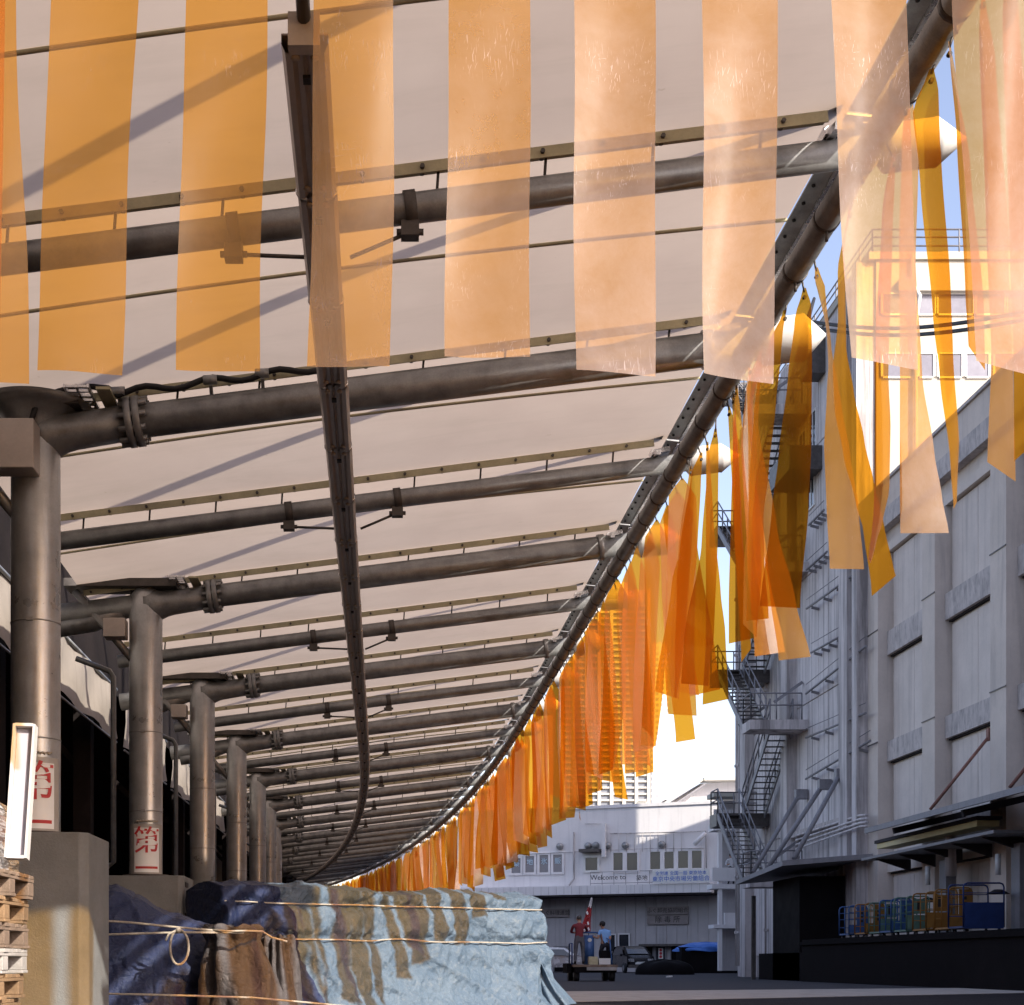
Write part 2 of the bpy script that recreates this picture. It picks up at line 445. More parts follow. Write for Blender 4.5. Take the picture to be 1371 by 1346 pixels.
class MB:
    def __init__(s):
        s.v, s.f, s.m, s.sm = [], [], [], []

    def add(s, vs, fs, m=0, smooth=False):
        b = len(s.v)
        s.v += [tuple(x) for x in vs]
        for q in fs:
            s.f.append(tuple(i + b for i in q))
            s.m.append(m)
            s.sm.append(smooth)
        return s

    def box(s, lo, hi, m=0):
        x0, y0, z0 = lo
        x1, y1, z1 = hi
        return s.add([(x0, y0, z0), (x1, y0, z0), (x1, y1, z0), (x0, y1, z0), (x0, y0, z1), (x1, y0, z1), (x1, y1, z1), (x0, y1, z1)],
                     [(0, 3, 2, 1), (4, 5, 6, 7), (0, 1, 5, 4), (1, 2, 6, 5), (2, 3, 7, 6), (3, 0, 4, 7)], m)

    def obox(s, c, ax, ay, az, m=0):
        """box from centre and three half-axis vectors"""
        c, ax, ay, az = map(Vector, (c, ax, ay, az))
        vs = [c + i * ax + j * ay + k * az for k in (-1, 1) for (i, j) in ((-1, -1), (1, -1), (1, 1), (-1, 1))]
        return s.add(vs, [(0, 3, 2, 1), (4, 5, 6, 7), (0, 1, 5, 4), (1, 2, 6, 5), (2, 3, 7, 6), (3, 0, 4, 7)], m)

    def bar(s, p0, p1, w, h, m=0, up=(0, 0, 1)):
        p0, p1 = Vector(p0), Vector(p1)
        d = (p1 - p0)
        u = Vector(up)
        sd = d.cross(u)
        if sd.length < 1e-6:
            sd = d.cross(Vector((1, 0, 0)))
        sd.normalize()
        uu = sd.cross(d).normalized()
        return s.obox((p0 + p1) / 2, d / 2, sd * w / 2, uu * h / 2, m)

    def tube(s, p0, p1, r, n=12, m=0, r1=None, caps=True):
        return s.pipe([p0, p1], [r, r if r1 is None else r1], n, m, caps)

    def pipe(s, pts, r, n=12, m=0, caps=True):
        pts = [Vector(p) for p in pts]
        rs = r if hasattr(r, '__len__') else [r] * len(pts)
        b = len(s.v)
        prev = None
        for i, p in enumerate(pts):
            d = (pts[min(i + 1, len(pts) - 1)] - pts[max(i - 1, 0)])
            if d.length < 1e-9:
                d = Vector((0, 0, 1))
            d.normalize()
            if prev is None:
                a = d.cross(Vector((0, 0, 1)))
                if a.length < 1e-3:
                    a = d.cross(Vector((0, 1, 0)))
                a.normalize()
            else:
                a = (prev - prev.dot(d) * d)
                a.normalize()
            prev = a
            c = d.cross(a)
            for k in range(n):
                an = 2 * PI * k / n
                s.v.append(tuple(p + rs[i] * (math.cos(an) * a + math.sin(an) * c)))
        for i in range(len(pts) - 1):
            for k in range(n):
                q = (b + i * n + k, b + i * n + (k + 1) % n, b + (i + 1) * n + (k + 1) % n, b + (i + 1) * n + k)
                s.f.append(q)
                s.m.append(m)
                s.sm.append(True)
        if caps:
            s.f.append(tuple(b + k for k in range(n))[::-1])
            s.f.append(tuple(b + (len(pts) - 1) * n + k for k in range(n)))
            s.m += [m, m]
            s.sm += [False, False]
        return s

    def ball(s, c, r, n=10, m=0, sc=(1, 1, 1)):
        vs, fs = [], []
        h = n // 2
        for i in range(h + 1):
            a = PI * i / h
            for k in range(n):
                b_ = 2 * PI * k / n
                vs.append((c[0] + r * sc[0] * math.sin(a) * math.cos(b_), c[1] + r * sc[1] * math.sin(a) * math.sin(b_), c[2] + r * sc[2] * math.cos(a)))
        for i in range(h):
            for k in range(n):
                fs.append((i * n + k, (i + 1) * n + k, (i + 1) * n + (k + 1) % n, i * n + (k + 1) % n))
        return s.add(vs, fs, m, True)

    def grid(s, rows, m=0, smooth=True, closed=False):
        nr, nc = len(rows), len(rows[0])
        vs = [p for r_ in rows for p in r_]
        fs = []
        for i in range(nr - 1):
            for j in range(nc - 1 + (1 if closed else 0)):
                fs.append((i * nc + j, i * nc + (j + 1) % nc, (i + 1) * nc + (j + 1) % nc, (i + 1) * nc + j))
        return s.add(vs, fs, m, smooth)

    def prism(s, poly, z0, z1, m=0):
        n = len(poly)
        vs = [(x, y, z0) for x, y in poly] + [(x, y, z1) for x, y in poly]
        fs = [tuple(range(n))[::-1], tuple(range(n, 2 * n))] + [(i, (i + 1) % n, n + (i + 1) % n, n + i) for i in range(n)]
        return s.add(vs, fs, m)

    def build(s, name, mats, parent=None, local=False, bevel=0, origin=None, shadow=True):
        mats = mats if isinstance(mats, (list, tuple)) else [mats]
        if parent is not None:
            off = Vector((0, 0, 0)) if local else POS[parent.name]
        elif origin is not None:
            off = Vector(origin)
        else:
            xs = [p[0] for p in s.v]
            ys = [p[1] for p in s.v]
            zs = [p[2] for p in s.v]
            off = Vector(((min(xs) + max(xs)) / 2, (min(ys) + max(ys)) / 2, min(zs)))
        me = bpy.data.meshes.new(name)
        me.from_pydata([(p[0] - off.x, p[1] - off.y, p[2] - off.z) for p in s.v], [], s.f)
        for k in mats:
            me.materials.append(MT[k] if isinstance(k, str) else k)
        me.polygons.foreach_set('material_index', s.m)
        me.polygons.foreach_set('use_smooth', s.sm)
        me.update()
        o = bpy.data.objects.new(name, me)
        COL.objects.link(o)
        if parent is not None:
            o.parent = parent
            POS[o.name] = off.copy() if not local else Vector((0, 0, 0))
        else:
            o.location = off
            POS[o.name] = off.copy()
        if bevel:
            bm = o.modifiers.new('bevel', 'BEVEL')
            bm.width = bevel
            bm.segments = 2
            bm.limit_method = 'ANGLE'
        return o


def tag(o, label=None, cat=None, group=None, kind=None):
    if label:
        o['label'] = label
    if cat:
        o['category'] = cat
    if group:
        o['group'] = group
    if kind:
        o['kind'] = kind
    return o


def thing(name, loc, label, cat, group=None, rotz=0):
    o = bpy.data.objects.new(name, None)
    o.empty_display_size = 0.2
    COL.objects.link(o)
    o.location = loc
    o.rotation_euler = (0, 0, rotz)
    POS[o.name] = Vector(loc)
    return tag(o, label, cat, group)


def copy_tree(o, parent=None):
    c = o.copy()
    COL.objects.link(c)
    c.parent = parent
    for ch in [x for x in KIDS.get(o.name, [])]:
        copy_tree(ch, c)
    return c


KIDS = {}


def kids_index():
    KIDS.clear()
    for o in bpy.data.objects:
        if o.parent:
            KIDS.setdefault(o.parent.name, []).append(o)


def place(src, parent, loc=(0, 0, 0), rotz=0.0, scale=None):
    c = src.copy()
    COL.objects.link(c)
    c.parent = parent
    c.location = loc
    c.rotation_euler = (0, 0, rotz)
    if scale:
        c.scale = scale
    return c


def text_mesh(name, body, size, matname, parent, origin, udir, ndir, align='CENTER', depth=0.004, vertical=False):
    """lettering as thin solid letters standing on a surface. udir = reading direction, ndir = outward"""
    cu = bpy.data.curves.new(name, 'FONT')
    cu.body = body
    cu.size = size
    cu.align_x = align
    cu.align_y = 'CENTER'
    cu.extrude = depth
    cu.resolution_u = 3
    if vertical:
        cu.space_line = 0.95
    tmp = bpy.data.objects.new('tmp', cu)
    COL.objects.link(tmp)
    dg = bpy.context.evaluated_depsgraph_get()
    me = bpy.data.meshes.new_from_object(tmp.evaluated_get(dg))
    bpy.data.objects.remove(tmp)
    me.materials.clear()
    me.materials.append(MT[matname])
    o = bpy.data.objects.new(name, me)
    COL.objects.link(o)
    u, n = Vector(udir).normalized(), Vector(ndir).normalized()
    z = n.cross(u)
    Mx = Matrix((u, z, n)).transposed().to_4x4()
    Mx.translation = Vector(origin) - (POS[parent.name] if parent else Vector())
    o.matrix_local = Mx
    if parent:
        o.parent = parent
        o.matrix_local = Mx
    return o


# ------------------------------------------------------------------ canopy path (straight, then a gentle left-hand curve)
T0, RAD = 31.0, 335.0


def path(t):
    if t <= T0:
        return Vector((0, t, 0)), 0.0
    a = (t - T0) / RAD
    return Vector((-RAD * (1 - math.cos(a)), T0 + RAD * math.sin(a), 0)), a


def loc_at(t, x, z):
    p, a = path(t)
    return Vector((p.x + math.cos(a) * x, p.y + math.sin(a) * x, z))


def hb(x):            # beam centre line height (world z)
    return CH + 4.68 + 0.126 * (x + 2.7)


exec_order = []
# ------------------------------------------------------------------ GROUND
g = MB().box((-900, -300, -0.6), (1500, 2500, 0.0))
tag(g.build('ground', 'asphalt', origin=(0, 0, 0)), kind='structure')
tag(MB().add([(-40, -30, 0.004), (20, -30, 0.004), (22, 35.6, 0.004), (13.9, 30.4, 0.004), (3.25, 23.6, 0.004), (-4, 19, 0.004), (-40, 19, 0.004)], [(0, 1, 2, 3, 4, 5, 6)]).build('painted_shade_patch', 'asphalt_shade', origin=(0, 0, 0)), kind='structure')  # dark sheet painted as the shade over the near ground
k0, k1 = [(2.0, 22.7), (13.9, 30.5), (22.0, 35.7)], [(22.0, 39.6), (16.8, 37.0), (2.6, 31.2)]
tag(MB().prism(k0 + k1, 0.0, 0.012).build('painted_sun_strip', 'sun_strip', origin=(0, 0, 0)), kind='structure')  # pale sheet painted as a sunlit band between two shadows

# ------------------------------------------------------------------ CANOPY
canopy = thing('canopy', (0, 6.6, 0), 'long curved market canopy of pale translucent membrane on steel tube beams', 'canopy')
TMAX = 118
ts = [6.6 + 3.0 * k for k in range(int((TMAX - 6.6) / 3.0) + 1)]
EX = 3.15
EH = CH + 5.215


def make_beam(main, near):
    n = 28 if near else 14
    r = 0.145 if main else 0.098
    b = MB()
    x0, x1 = (-4.4, 3.72) if main else (-3.9, 3.72)
    zz = hb
    b.tube((x0, 0, zz(x0)), (x1, 0, zz(x1)), r * 1.0, n, r1=r * 0.98, caps=True)
    o = b.build('beam', 'galv', canopy, local=True)
    c = MB()
    rc = 0.195 if main else 0.15
    c.pipe([(3.36, 0, zz(3.36)), (3.40, 0, zz(3.40)), (x1, 0, zz(x1)), (x1 + .015, 0, zz(x1 + .01)), (x1 + .22, 0, zz(x1 + .22))], [r * 1.02, rc, rc, rc * 1.03, .012], n)
    cap = c.build('end_cap', 'white', o, local=True)
    k = MB()
    top = lambda x: zz(x) + 0.30
    k.bar((-3.8, 0, top(-3.8) - 0.045), (3.0, 0, top(3.0) - 0.045), 0.10, 0.035)
    k.bar((-3.8, -0.055, top(-3.8) - 0.065), (3.0, -0.055, top(3.0) - 0.065), 0.012, 0.075)
    clamp = k.build('clamp_strip', 'clamp', o, local=True)
    bo = MB()
    x = -3.7
    while x < 3.0:
        bo.tube((x, -0.05, top(x) - 0.066), (x, -0.085, top(x) - 0.066), 0.016, 6)
        bo.tube((x, 0.0, top(x) - 0.06), (x, 0, top(x) - 0.085), 0.016, 6)
        x += 0.40
    tag(bo.build('strip_bolts', 'dark_steel', o, local=True), kind='stuff')
    h = MB()
    x = -3.2
    while x < 3.0:
        h.tube((x, 0, zz(x) + r * 0.9), (x + 0.01, 0, top(x) - 0.06), 0.011, 6)
        x += 0.72
    tag(h.build('hanger_rods', 'dark_steel', o, local=True), kind='stuff')
    if main:
        fl = MB()
        for dx in (-0.036, 0.036):
            xx = -2.13 + dx
            fl.tube((xx - .03, 0, zz(xx - .03)), (xx + .03, 0, zz(xx + .03)), 0.215, n)
        for q in range(10):
            a = 2 * PI * q / 10
            yy, z2 = 0.18 * math.cos(a), 0.18 * math.sin(a)
            fl.tube((-2.25, yy, zz(-2.25) + z2), (-2.01, yy, zz(-2.01) + z2), 0.024, 6)
        fl.build('flange', 'galv', o, local=True)
        co = MB()
        co.tube((2.86, 0, zz(2.86)), (2.94, 0, zz(2.94)), r * 1.13, n)
        co.build('collar', 'galv', o, local=True)
    else:
        for xx in (0.22, -0.96):
            cl = MB()
            cl.tube((xx - .04, 0, zz(xx - .04)), (xx + .04, 0, zz(xx + .04)), r * 1.16, n)
            cl.box((xx - .06, -0.05, zz(xx) - r - 0.10), (xx + .06, 0.05, zz(xx) - r))
            cl.tube((xx - .09, 0, zz(xx) - r - .06), (xx + .09, 0, zz(xx) - r - .06), 0.022, 8)
            cl.build('pipe_clamp', 'dark_steel', o, local=True)
            xr = -0.30 + (0.12 if xx > 0 else -0.12)
            MB().tube((xx, 0, zz(xx) - r - .06), (xr, 0, CH + 4.72), 0.014, 8).build('tie_rod', 'dark_steel', o, local=True)
    return o


protos = {(mn, nr): make_beam(mn, nr) for mn in (True, False) for nr in (True, False)}
kids_index()
used = set()
for i, t in enumerate(ts):
    main = (i % 2 == 0)       # 6.6, 12.6, 18.6 ...
    key = (main, t < 30)
    src = protos[key]
    if key in used:
        o = copy_tree(src, canopy)
    else:
        o = src
        used.add(key)
    p, a = path(t)
    o.location = (p.x, p.y - 6.6, 0)
    o.rotation_euler = (0, 0, a)

# membrane bays
seg_x = 14
for v in range(1):
    rows = []
    for j in range(9):
        y = 3.0 * j / 8
        arch = 0.10 * math.sin(PI * j / 8)
        rows.append([(-3.85 + 7.02 * i / seg_x, y, hb(-3.85 + 7.02 * i / seg_x) + 0.30 + arch * (0.4 + 0.6 * math.sin(PI * i / seg_x))) for i in range(seg_x + 1)])
    mem = MB().grid(rows).build('membrane_panel', 'membrane', canopy, local=True)
    sm = MB()
    sm.bar((-3.8, 1.5, hb(-3.8) + 0.32), (3.0, 1.5, hb(3.0) + 0.32), 0.02, 0.02)
    pts = [(-3.85 + 7.02 * q / 14, 1.5, hb(-3.85 + 7.02 * q / 14) + 0.292 + 0.10 * (0.4 + 0.6 * math.sin(PI * (q / 14)))) for q in range(15)]
    sm = MB().pipe(pts, 0.016, 6)
    seam = sm.build('seam_strip', 'clamp', mem, local=True)
    # eave edge plate with lacing bolts + bright bar, per bay
    ep = MB()
    z = hb(3.17) + 0.285
    ep.add([(3.15, 0.02, z - 0.0), (3.34, 0.02, z - 0.02), (3.34, 2.98, z - 0.02), (3.15, 2.98, z - 0.0),
            (3.15, 0.02, z - 0.015), (3.34, 0.02, z - 0.035), (3.34, 2.98, z - 0.035), (3.15, 2.98, z - 0.015)],
           [(0, 1, 2, 3), (4, 7, 6, 5), (0, 4, 5, 1), (1, 5, 6, 2), (2, 6, 7, 3), (3, 7, 4, 0)])
    edge = ep.build('edge_plate', 'galv', mem, local=True)
    bb = MB()
    for q in range(12):
        bb.ball((3.19, 0.15 + q * 0.245, z - 0.022), 0.017, 6)
    tag(bb.build('edge_bolts', 'rubber', mem, local=True), kind='stuff')
    MB().bar((3.29, 0.05, z - 0.045), (3.29, 2.95, z - 0.045), 0.035, 0.02).build('edge_bar', 'bright', mem, local=True)
kids_index()
for i, t in enumerate(ts[:-1]):
    o = mem if i == 0 else copy_tree(mem, canopy)
    p, a = path(t + 0.0)
    a2 = path(t + 1.5)[1]
    o.location = (p.x, p.y - 6.6, 0)
    o.rotation_euler = (0, 0, a2)

rows = []
for y in (5.86, 6.2, 6.6):
    rows.append([(-3.85 + 7.02 * i / 8, y, hb(-3.85 + 7.02 * i / 8) + 0.30) for i in range(9)])
MB().grid(rows).build('membrane_end_flap', 'membrane', canopy)
# eave pipe, brackets, end pipe
pts = [loc_at(t, EX, EH) for t in [5.9, 31] + [34 + 3 * k for k in range(29)]]
MB().pipe(pts, 0.09, 24).build('eave_pipe', 'galv', canopy)
cl = MB()
t = 6.3
while t < 60:
    p, a = path(t)
    c = loc_at(t, EX, EH)
    u = Vector((-math.sin(a), math.cos(a), 0))
    cl.tube(c - u * 0.02, c + u * 0.02, 0.098, 14)
    cl.tube(c - Vector((0, 0, 0.09)), c - Vector((0, 0, 0.16)), 0.012, 6)
    t += 0.75
tag(cl.build('pipe_bands', 'dark_steel', canopy), kind='stuff')
MB().tube((-4.2, 6.0, hb(-4.2) + 0.12), (3.4, 6.0, hb(3.4) + 0.12), 0.09, 20).build('end_pipe', 'galv', canopy)
for tt in ts:
    kb = MB()
    # knee bracket plates where beam meets the eave pipe
    c = loc_at(tt, 2.97, hb(2.97) + 0.13)
    d = loc_at(tt, 3.17, hb(3.17) + 0.15)
    kb.bar(c, d, 0.16, 0.05)
    e0 = loc_at(tt - 0.22, 3.02, hb(3.0) + 0.08)
    e1 = loc_at(tt + 0.0, 3.02, hb(3.0) + 0.12)
    kb.bar(e0, e1, 0.05, 0.05)
    kb.build('knee_bracket', 'bright', canopy)
# masts and stays above the membrane
for i, t in enumerate(ts):
    if t > 75:
        break
    p, a = path(t)
    m_ = MB()
    m_.tube(loc_at(t, 3.12, hb(3.12) + 0.33), loc_at(t, -3.0, hb(-3) + 4.0), 0.062, 8)
    m_.build('stay_rod', 'galv', canopy)
    if i % 2 == 0:
        MB().tube(loc_at(t, -3.0, hb(-3)), loc_at(t, -3.0, hb(-3) + 4.1), 0.10, 10).build('mast', 'galv', canopy)

# twin-channel lamp tray hung below the beams, in segments
def tray_segment():
    b = MB()
    w, L, z = 0.12, 1.39, 0.0
    prof = [(-w, 0.09), (-w, 0.05), (-w * 0.83, 0.0), (-w * 0.55, 0.0), (-w * 0.36, 0.035), (-w * 0.12, 0.035), (0, 0.012), (w * 0.12, 0.035), (w * 0.36, 0.035), (w * 0.55, 0.0), (w * 0.83, 0.0), (w, 0.05), (w, 0.09)]
    rows = [[(x, y, zz) for x, zz in prof] for y in (0, L)]
    b.grid(rows, smooth=False)
    b.box((-w, 0, 0.091), (w, L, 0.10))
    o = b.build('tray_segment', 'tray', canopy, local=True)
    for sx in (-0.05, 0.05):
        for y in (0.045, L - 0.10):
            MB().ball((sx, y, 0.006), 0.026, 10, sc=(1, 1, 0.6)).build('bolt', 'bolt', o, local=True)
    d = MB()
    d.box((-0.02, 0.20, -0.004), (0.02, 0.26, 0.014))
    d.build('cover_plate', 'rubber', o, local=True)
    e = MB()
    for sx in (-1, 1):
        e.pipe([(sx * (0.055 + 0.065 * math.sin(q * PI / 10)), L + 0.01, 0.05 - 0.05 * math.cos(q * PI / 10)) for q in range(0, 8)], 0.008, 6)
    e.build('ring', 'bright', o, local=True)
    return o


ZT = CH + 4.63
seg = tray_segment()
kids_index()
t = 7.3
first = True
while t < 100:
    o = seg if first else copy_tree(seg, canopy)
    first = False
    xl = -0.37 + 0.10 * min(1, (t - 7) / 30)
    c = loc_at(t, xl, ZT)
    o.location = (c.x, c.y - 6.6, c.z)
    o.rotation_euler = (0, 0, path(t + .7)[1])
    t += 1.43
eb = MB()
eb.box((-0.45, 7.22, ZT - 0.01), (-0.29, 7.30, ZT + 0.16))
eb.build('tray_end_box', 'tray', canopy)
MB().pipe([(-0.37, 7.28, ZT + .12), (-0.37, 6.9, ZT + .18), (-0.37, 6.0, ZT + .45), (-0.37, 5.6, ZT + .5)], 0.035, 10).build('feed_cable', 'dark_steel', canopy)
# black power cable sagging along the first main beam
pts = []
for k in range(30):
    x = -2.75 + 2.4 * k / 29
    pts.append((x, 12.6 - 0.15, hb(x) + 0.21 + 0.03 * math.sin(k * 0.9) + (0.08 if k < 6 else 0)))
MB().pipe([(-3.0, 12.3, hb(-3) - .1), (-2.95, 12.35, hb(-3) + .12), (-2.85, 12.4, hb(-2.8) + .24)] + pts, 0.026, 8).build('power_cable', 'rubber', canopy)
for x in (-2.25, -1.45, -1.0):
    m_ = MB()
    m_.tube((x - 0.06, 12.45, hb(x) + 0.22), (x + 0.06, 12.45, hb(x) + 0.225), 0.04, 10)
    m_.bar((x, 12.5, hb(x) + 0.2), (x, 12.58, hb(x) + 0.12), 0.03, 0.03)
    m_.build('cable_clip', 'galv', canopy)
# gutter plates and ladder brackets at the column heads
for i, t in enumerate(ts):
    if i % 2 or t > 80:
        continue
    p, a = path(t)
    m_ = MB()
    z = hb(-3.0) + 0.24
    m_.obox(loc_at(t, -3.3, z), Vector((math.cos(a), math.sin(a), 0)) * 0.72, Vector((-math.sin(a), math.cos(a), 0)) * 0.22, (0, 0, 0.05))
    m_.build('head_plate', 'dark_steel', canopy)
    m_ = MB()
    m_.obox(loc_at(t + .05, -2.34, z + 0.02), Vector((1, 0, 0)) * 0.06, Vector((0, 1, 0)) * 0.42, (0, 0, 0.012))
    m_.build('head_flashing', 'clamp', canopy)
    m_ = MB()
    for xx in (-2.66, -2.56, -2.46):
        m_.bar(loc_at(t - 0.42, xx, z + 0.02), loc_at(t + 0.42, xx, z + 0.02), 0.02, 0.03)
    for q in range(9):
        m_.bar(loc_at(t - 0.4 + q * 0.1, -2.66, z + 0.02), loc_at(t - 0.4 + q * 0.1, -2.46, z + 0.02), 0.025, 0.02)
    m_.build('ladder_bracket', 'bright' if t < 30 else 'galv', canopy)

# ------------------------------------------------------------------ COLUMNS with brackets; concrete plinths
ordn = ['nearest', 'second', 'third', 'fourth', 'fifth', 'sixth', 'seventh', 'eighth', 'ninth', 'tenth', 'eleventh', 'twelfth']
TC = [t for i, t in enumerate(ts) if i % 2 == 0][1:]
PT = CH + 1.12


def make_column(n):
    root = thing('steel_column', (0, 0, 0), '', 'column')
    b = MB()
    z = hb(-3)
    b.pipe([(0, 0, PT), (0, 0, 2.5), (0, 0, 4.0), (0, 0, z - 0.05), (0, 0, z + 0.12), (0, 0, z + 0.2)], [0.215, 0.215, 0.215, 0.213, 0.19, 0.13], n)
    b.build('shaft', 'galv_col', root, local=True)
    b = MB()
    b.pipe([(0.0, 0, z - 0.02), (0.12, 0, z - 0.01), (0.20, 0, z), (0.26, 0, z + 0.012), (0.34, 0, z + 0.025), (0.9, 0, hb(-2.1))], [0.214, 0.205, 0.182, 0.165, 0.156, 0.149], n)
    b.build('elbow', 'galv', root, local=True)
    for zz, nm in ((2.60, 'strap'), (3.62, 'strap')):
        b = MB().tube((0, 0, zz - 0.006), (0, 0, zz + 0.006), 0.219, n)
        b.box((-0.03, -0.232, zz - .015), (0.03, -0.214, zz + .015))
        b.build(nm, 'galv', root, local=True)
    b = MB()
    b.tube((0, 0, PT), (0, 0, PT + 0.015), 0.30, n)
    b.build('base_plate', 'dark_steel', root, local=True)
    b = MB()
    b.pipe([(-0.2, 0, z - 0.02), (-0.7, 0.02, z - 0.22), (-1.2, 0.02, z - 0.30)], 0.13, n // 2)
    b.tube((-0.1, -0.05, z - 0.8), (-0.9, -0.1, z + 0.15), 0.05, 8)
    b.build('side_arm', 'galv', root, local=True)
    b = MB()
    b.pipe([(-0.55 - 0.5, 0.7, z - 0.55), (-0.60, 0.7, z - 0.72), (-0.55, 0.7, z - 0.80), (-0.55, 0.7, z - 1.3), (-0.55, 0.7, CH + 1.35), (-0.62, 0.7, CH + 1.30), (-0.9, 0.7, CH + 1.28)], 0.038, 12)
    b.build('downpipe', 'galv', root, local=True)
    return root


c0 = make_column(40)
kids_index()
cols = []
tcs = TC[:14]
for k, t in enumerate(tcs):
    o = c0 if k == 0 else copy_tree(c0)
    p = loc_at(t, -3.0, 0)
    o.location = p
    o.rotation_euler = (0, 0, path(t)[1])
    POS[o.name] = Vector(p)
    o['label'] = {0: 'nearest thick round steel column with red-lettered sheet beside the pallet stack',
                  1: 'second steel column with red-lettered white sheet, standing on the plinth behind the navy tarp'}.get(
        k, '%s round steel column from the camera in the canopy row' % (ordn[k] if k < 12 else 'farthest'))
    o['group'] = 'round steel columns carrying the canopy'
    if k >= 11:
        o['label'] = 'round steel column near the far end of the curving canopy row'
    cols.append(o)

for k, (x0, x1, y0, z0, z1) in enumerate(((-0.38, 0.09, -0.46, -0.45, -0.03), (-0.50, -0.22, -0.30, -0.48, -0.24), (-0.50, -0.24, -0.28, -0.48, -0.26))):
    p = POS[cols[k].name]
    z = hb(-3)
    b = MB().box((p.x + x0, p.y + y0, z + z0), (p.x + x1, p.y + y0 + .24, z + z1))
    b.build('junction_box', 'tray', cols[k], bevel=0.008)

for k, t in enumerate(tcs[:9]):
    p = loc_at(t, -3.0, 0)
    b = MB()
    hw, hd, c = 0.56, 0.52, 0.07
    poly = [(p.x - hw, p.y - hd), (p.x + hw - c, p.y - hd), (p.x + hw, p.y - hd + c), (p.x + hw, p.y + hd - c), (p.x + hw - c, p.y + hd), (p.x - hw, p.y + hd)]
    b.prism(poly, 0, PT - 0.02)
    o = b.build('concrete_plinth', 'concrete', None, bevel=0.012)
    tag(o, {0: 'tall concrete plinth beside the pallets with orange and white sunlight on its foot',
            1: 'concrete plinth half covered by navy tarp under second column'}.get(k, 'concrete plinth under the %s steel column from the camera' % ordn[k]),
        'plinth', 'concrete plinths under the columns')
    if k in (0, 1):
        for zz in (PT - 0.13, PT - 0.52):
            q = MB()
            q.box((p.x + hw + 0.001, p.y - hd + c + 0.05, zz - 0.03), (p.x + hw + 0.012, p.y - hd + c + 0.30, zz + 0.03))
            if k == 1:
                q.build('corner_pad', 'rubber', o)

p = POS[cols[0].name]
z = hb(-3)
MB().pipe([(p.x, p.y, z - .05), (p.x, p.y, z + .05), (p.x, p.y, z + .13), (p.x, p.y, z + .19), (p.x, p.y, z + .225)], [.216, .225, .27, .36, .50], 40).build('flared_capital', 'galv', cols[0])
# red-lettered sheets on the first two columns
for k in (0, 1):
    o = cols[k]
    p = POS[o.name]
    root = tag(None or bpy.data.objects.new('column_notice', None), '', '')
    COL.objects.link(root)
    root.location = (p.x, p.y, PT + 0.02)
    POS[root.name] = Vector(root.location)
    tag(root, ['white notice with red character wrapped round nearest column beside pallets',
               'white notice with red character and line wrapped round second column'][k], 'notice', 'red lettered notices on the columns')
    z0, z1 = PT + 0.03, PT + 0.63
    ac = R(-90 + 12)
    for nm, r_, a0, a1, zz0, zz1, mt in (('film_cover', 0.2185, -1.25, 1.15, z0 - 0.02, z1 + 0.03, 'plastic_band'), ('paper', 0.2215, -0.78, 0.80, z0 + 0.01, z1 - 0.02, 'sheet')):
        rows = []
        for zz in (zz0, (zz0 + zz1) / 2, zz1):
            rows.append([(p.x + r_ * math.cos(ac + a0 + (a1 - a0) * q / 20), p.y + r_ * math.sin(ac + a0 + (a1 - a0) * q / 20), zz) for q in range(21)])
        MB().grid(rows).build(nm, mt, root)
    # glyph bent onto the cylinder
    def bend(txt, size, zc, nm):
        cu = bpy.data.curves.new(nm, 'FONT')
        cu.body = txt
        cu.size = size
        cu.align_x = 'CENTER'
        cu.align_y = 'CENTER'
        cu.offset = 0.003
        cu.resolution_u = 3
        tmp = bpy.data.objects.new('tmp', cu)
        COL.objects.link(tmp)
        me = bpy.data.meshes.new_from_object(tmp.evaluated_get(bpy.context.evaluated_depsgraph_get()))
        bpy.data.objects.remove(tmp)
        for v in me.vertices:
            a = ac + v.co.x / 0.2225
            zz = v.co.y + zc
            v.co = (0.2290 * math.cos(a), 0.2290 * math.sin(a), zz - (PT + 0.02))
        me.materials.clear()
        me.materials.append(MT['red_ink'])
        q = bpy.data.objects.new(nm, me)
        COL.objects.link(q)
        q.parent = root
    bend('第', 0.36, z0 + 0.40, 'lettering')
    rows = [[(p.x + 0.2235 * math.cos(ac + a), p.y + 0.2235 * math.sin(ac + a), zz) for a in [-0.68 + 1.36 * q / 12 for q in range(13)]] for zz in (z0 + 0.055, z0 + 0.085)]
    MB().grid(rows).build('red_line', 'red_ink', root)
    ch = MB()
    for q in range(24):
        a = ac - 0.6 + 1.25 * q / 23
        ch.ball((p.x + 0.224 * math.cos(a), p.y + 0.224 * math.sin(a), z1 + 0.065 + 0.006 * math.sin(q * 2)), 0.011, 6)
    tag(ch.build('tie_cord', 'rope', root), kind='stuff')

# ------------------------------------------------------------------ HALL on the left (dark) and canvas fascia
hall = thing('market_hall', (-9, 40, 0), 'dark open market hall behind the row of columns', 'building')
b = MB()
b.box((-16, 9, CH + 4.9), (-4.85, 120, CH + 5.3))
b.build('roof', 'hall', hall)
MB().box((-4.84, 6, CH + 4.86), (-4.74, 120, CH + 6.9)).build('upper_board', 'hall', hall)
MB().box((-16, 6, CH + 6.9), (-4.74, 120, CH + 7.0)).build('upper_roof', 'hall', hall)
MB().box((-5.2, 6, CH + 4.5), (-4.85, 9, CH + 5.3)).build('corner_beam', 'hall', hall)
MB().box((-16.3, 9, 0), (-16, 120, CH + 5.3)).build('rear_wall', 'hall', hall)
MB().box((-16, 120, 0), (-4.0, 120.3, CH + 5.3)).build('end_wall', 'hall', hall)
MB().box((-16, 8.6, 0), (-5.4, 8.9, CH + 5.3)).build('front_wall', 'hall', hall)
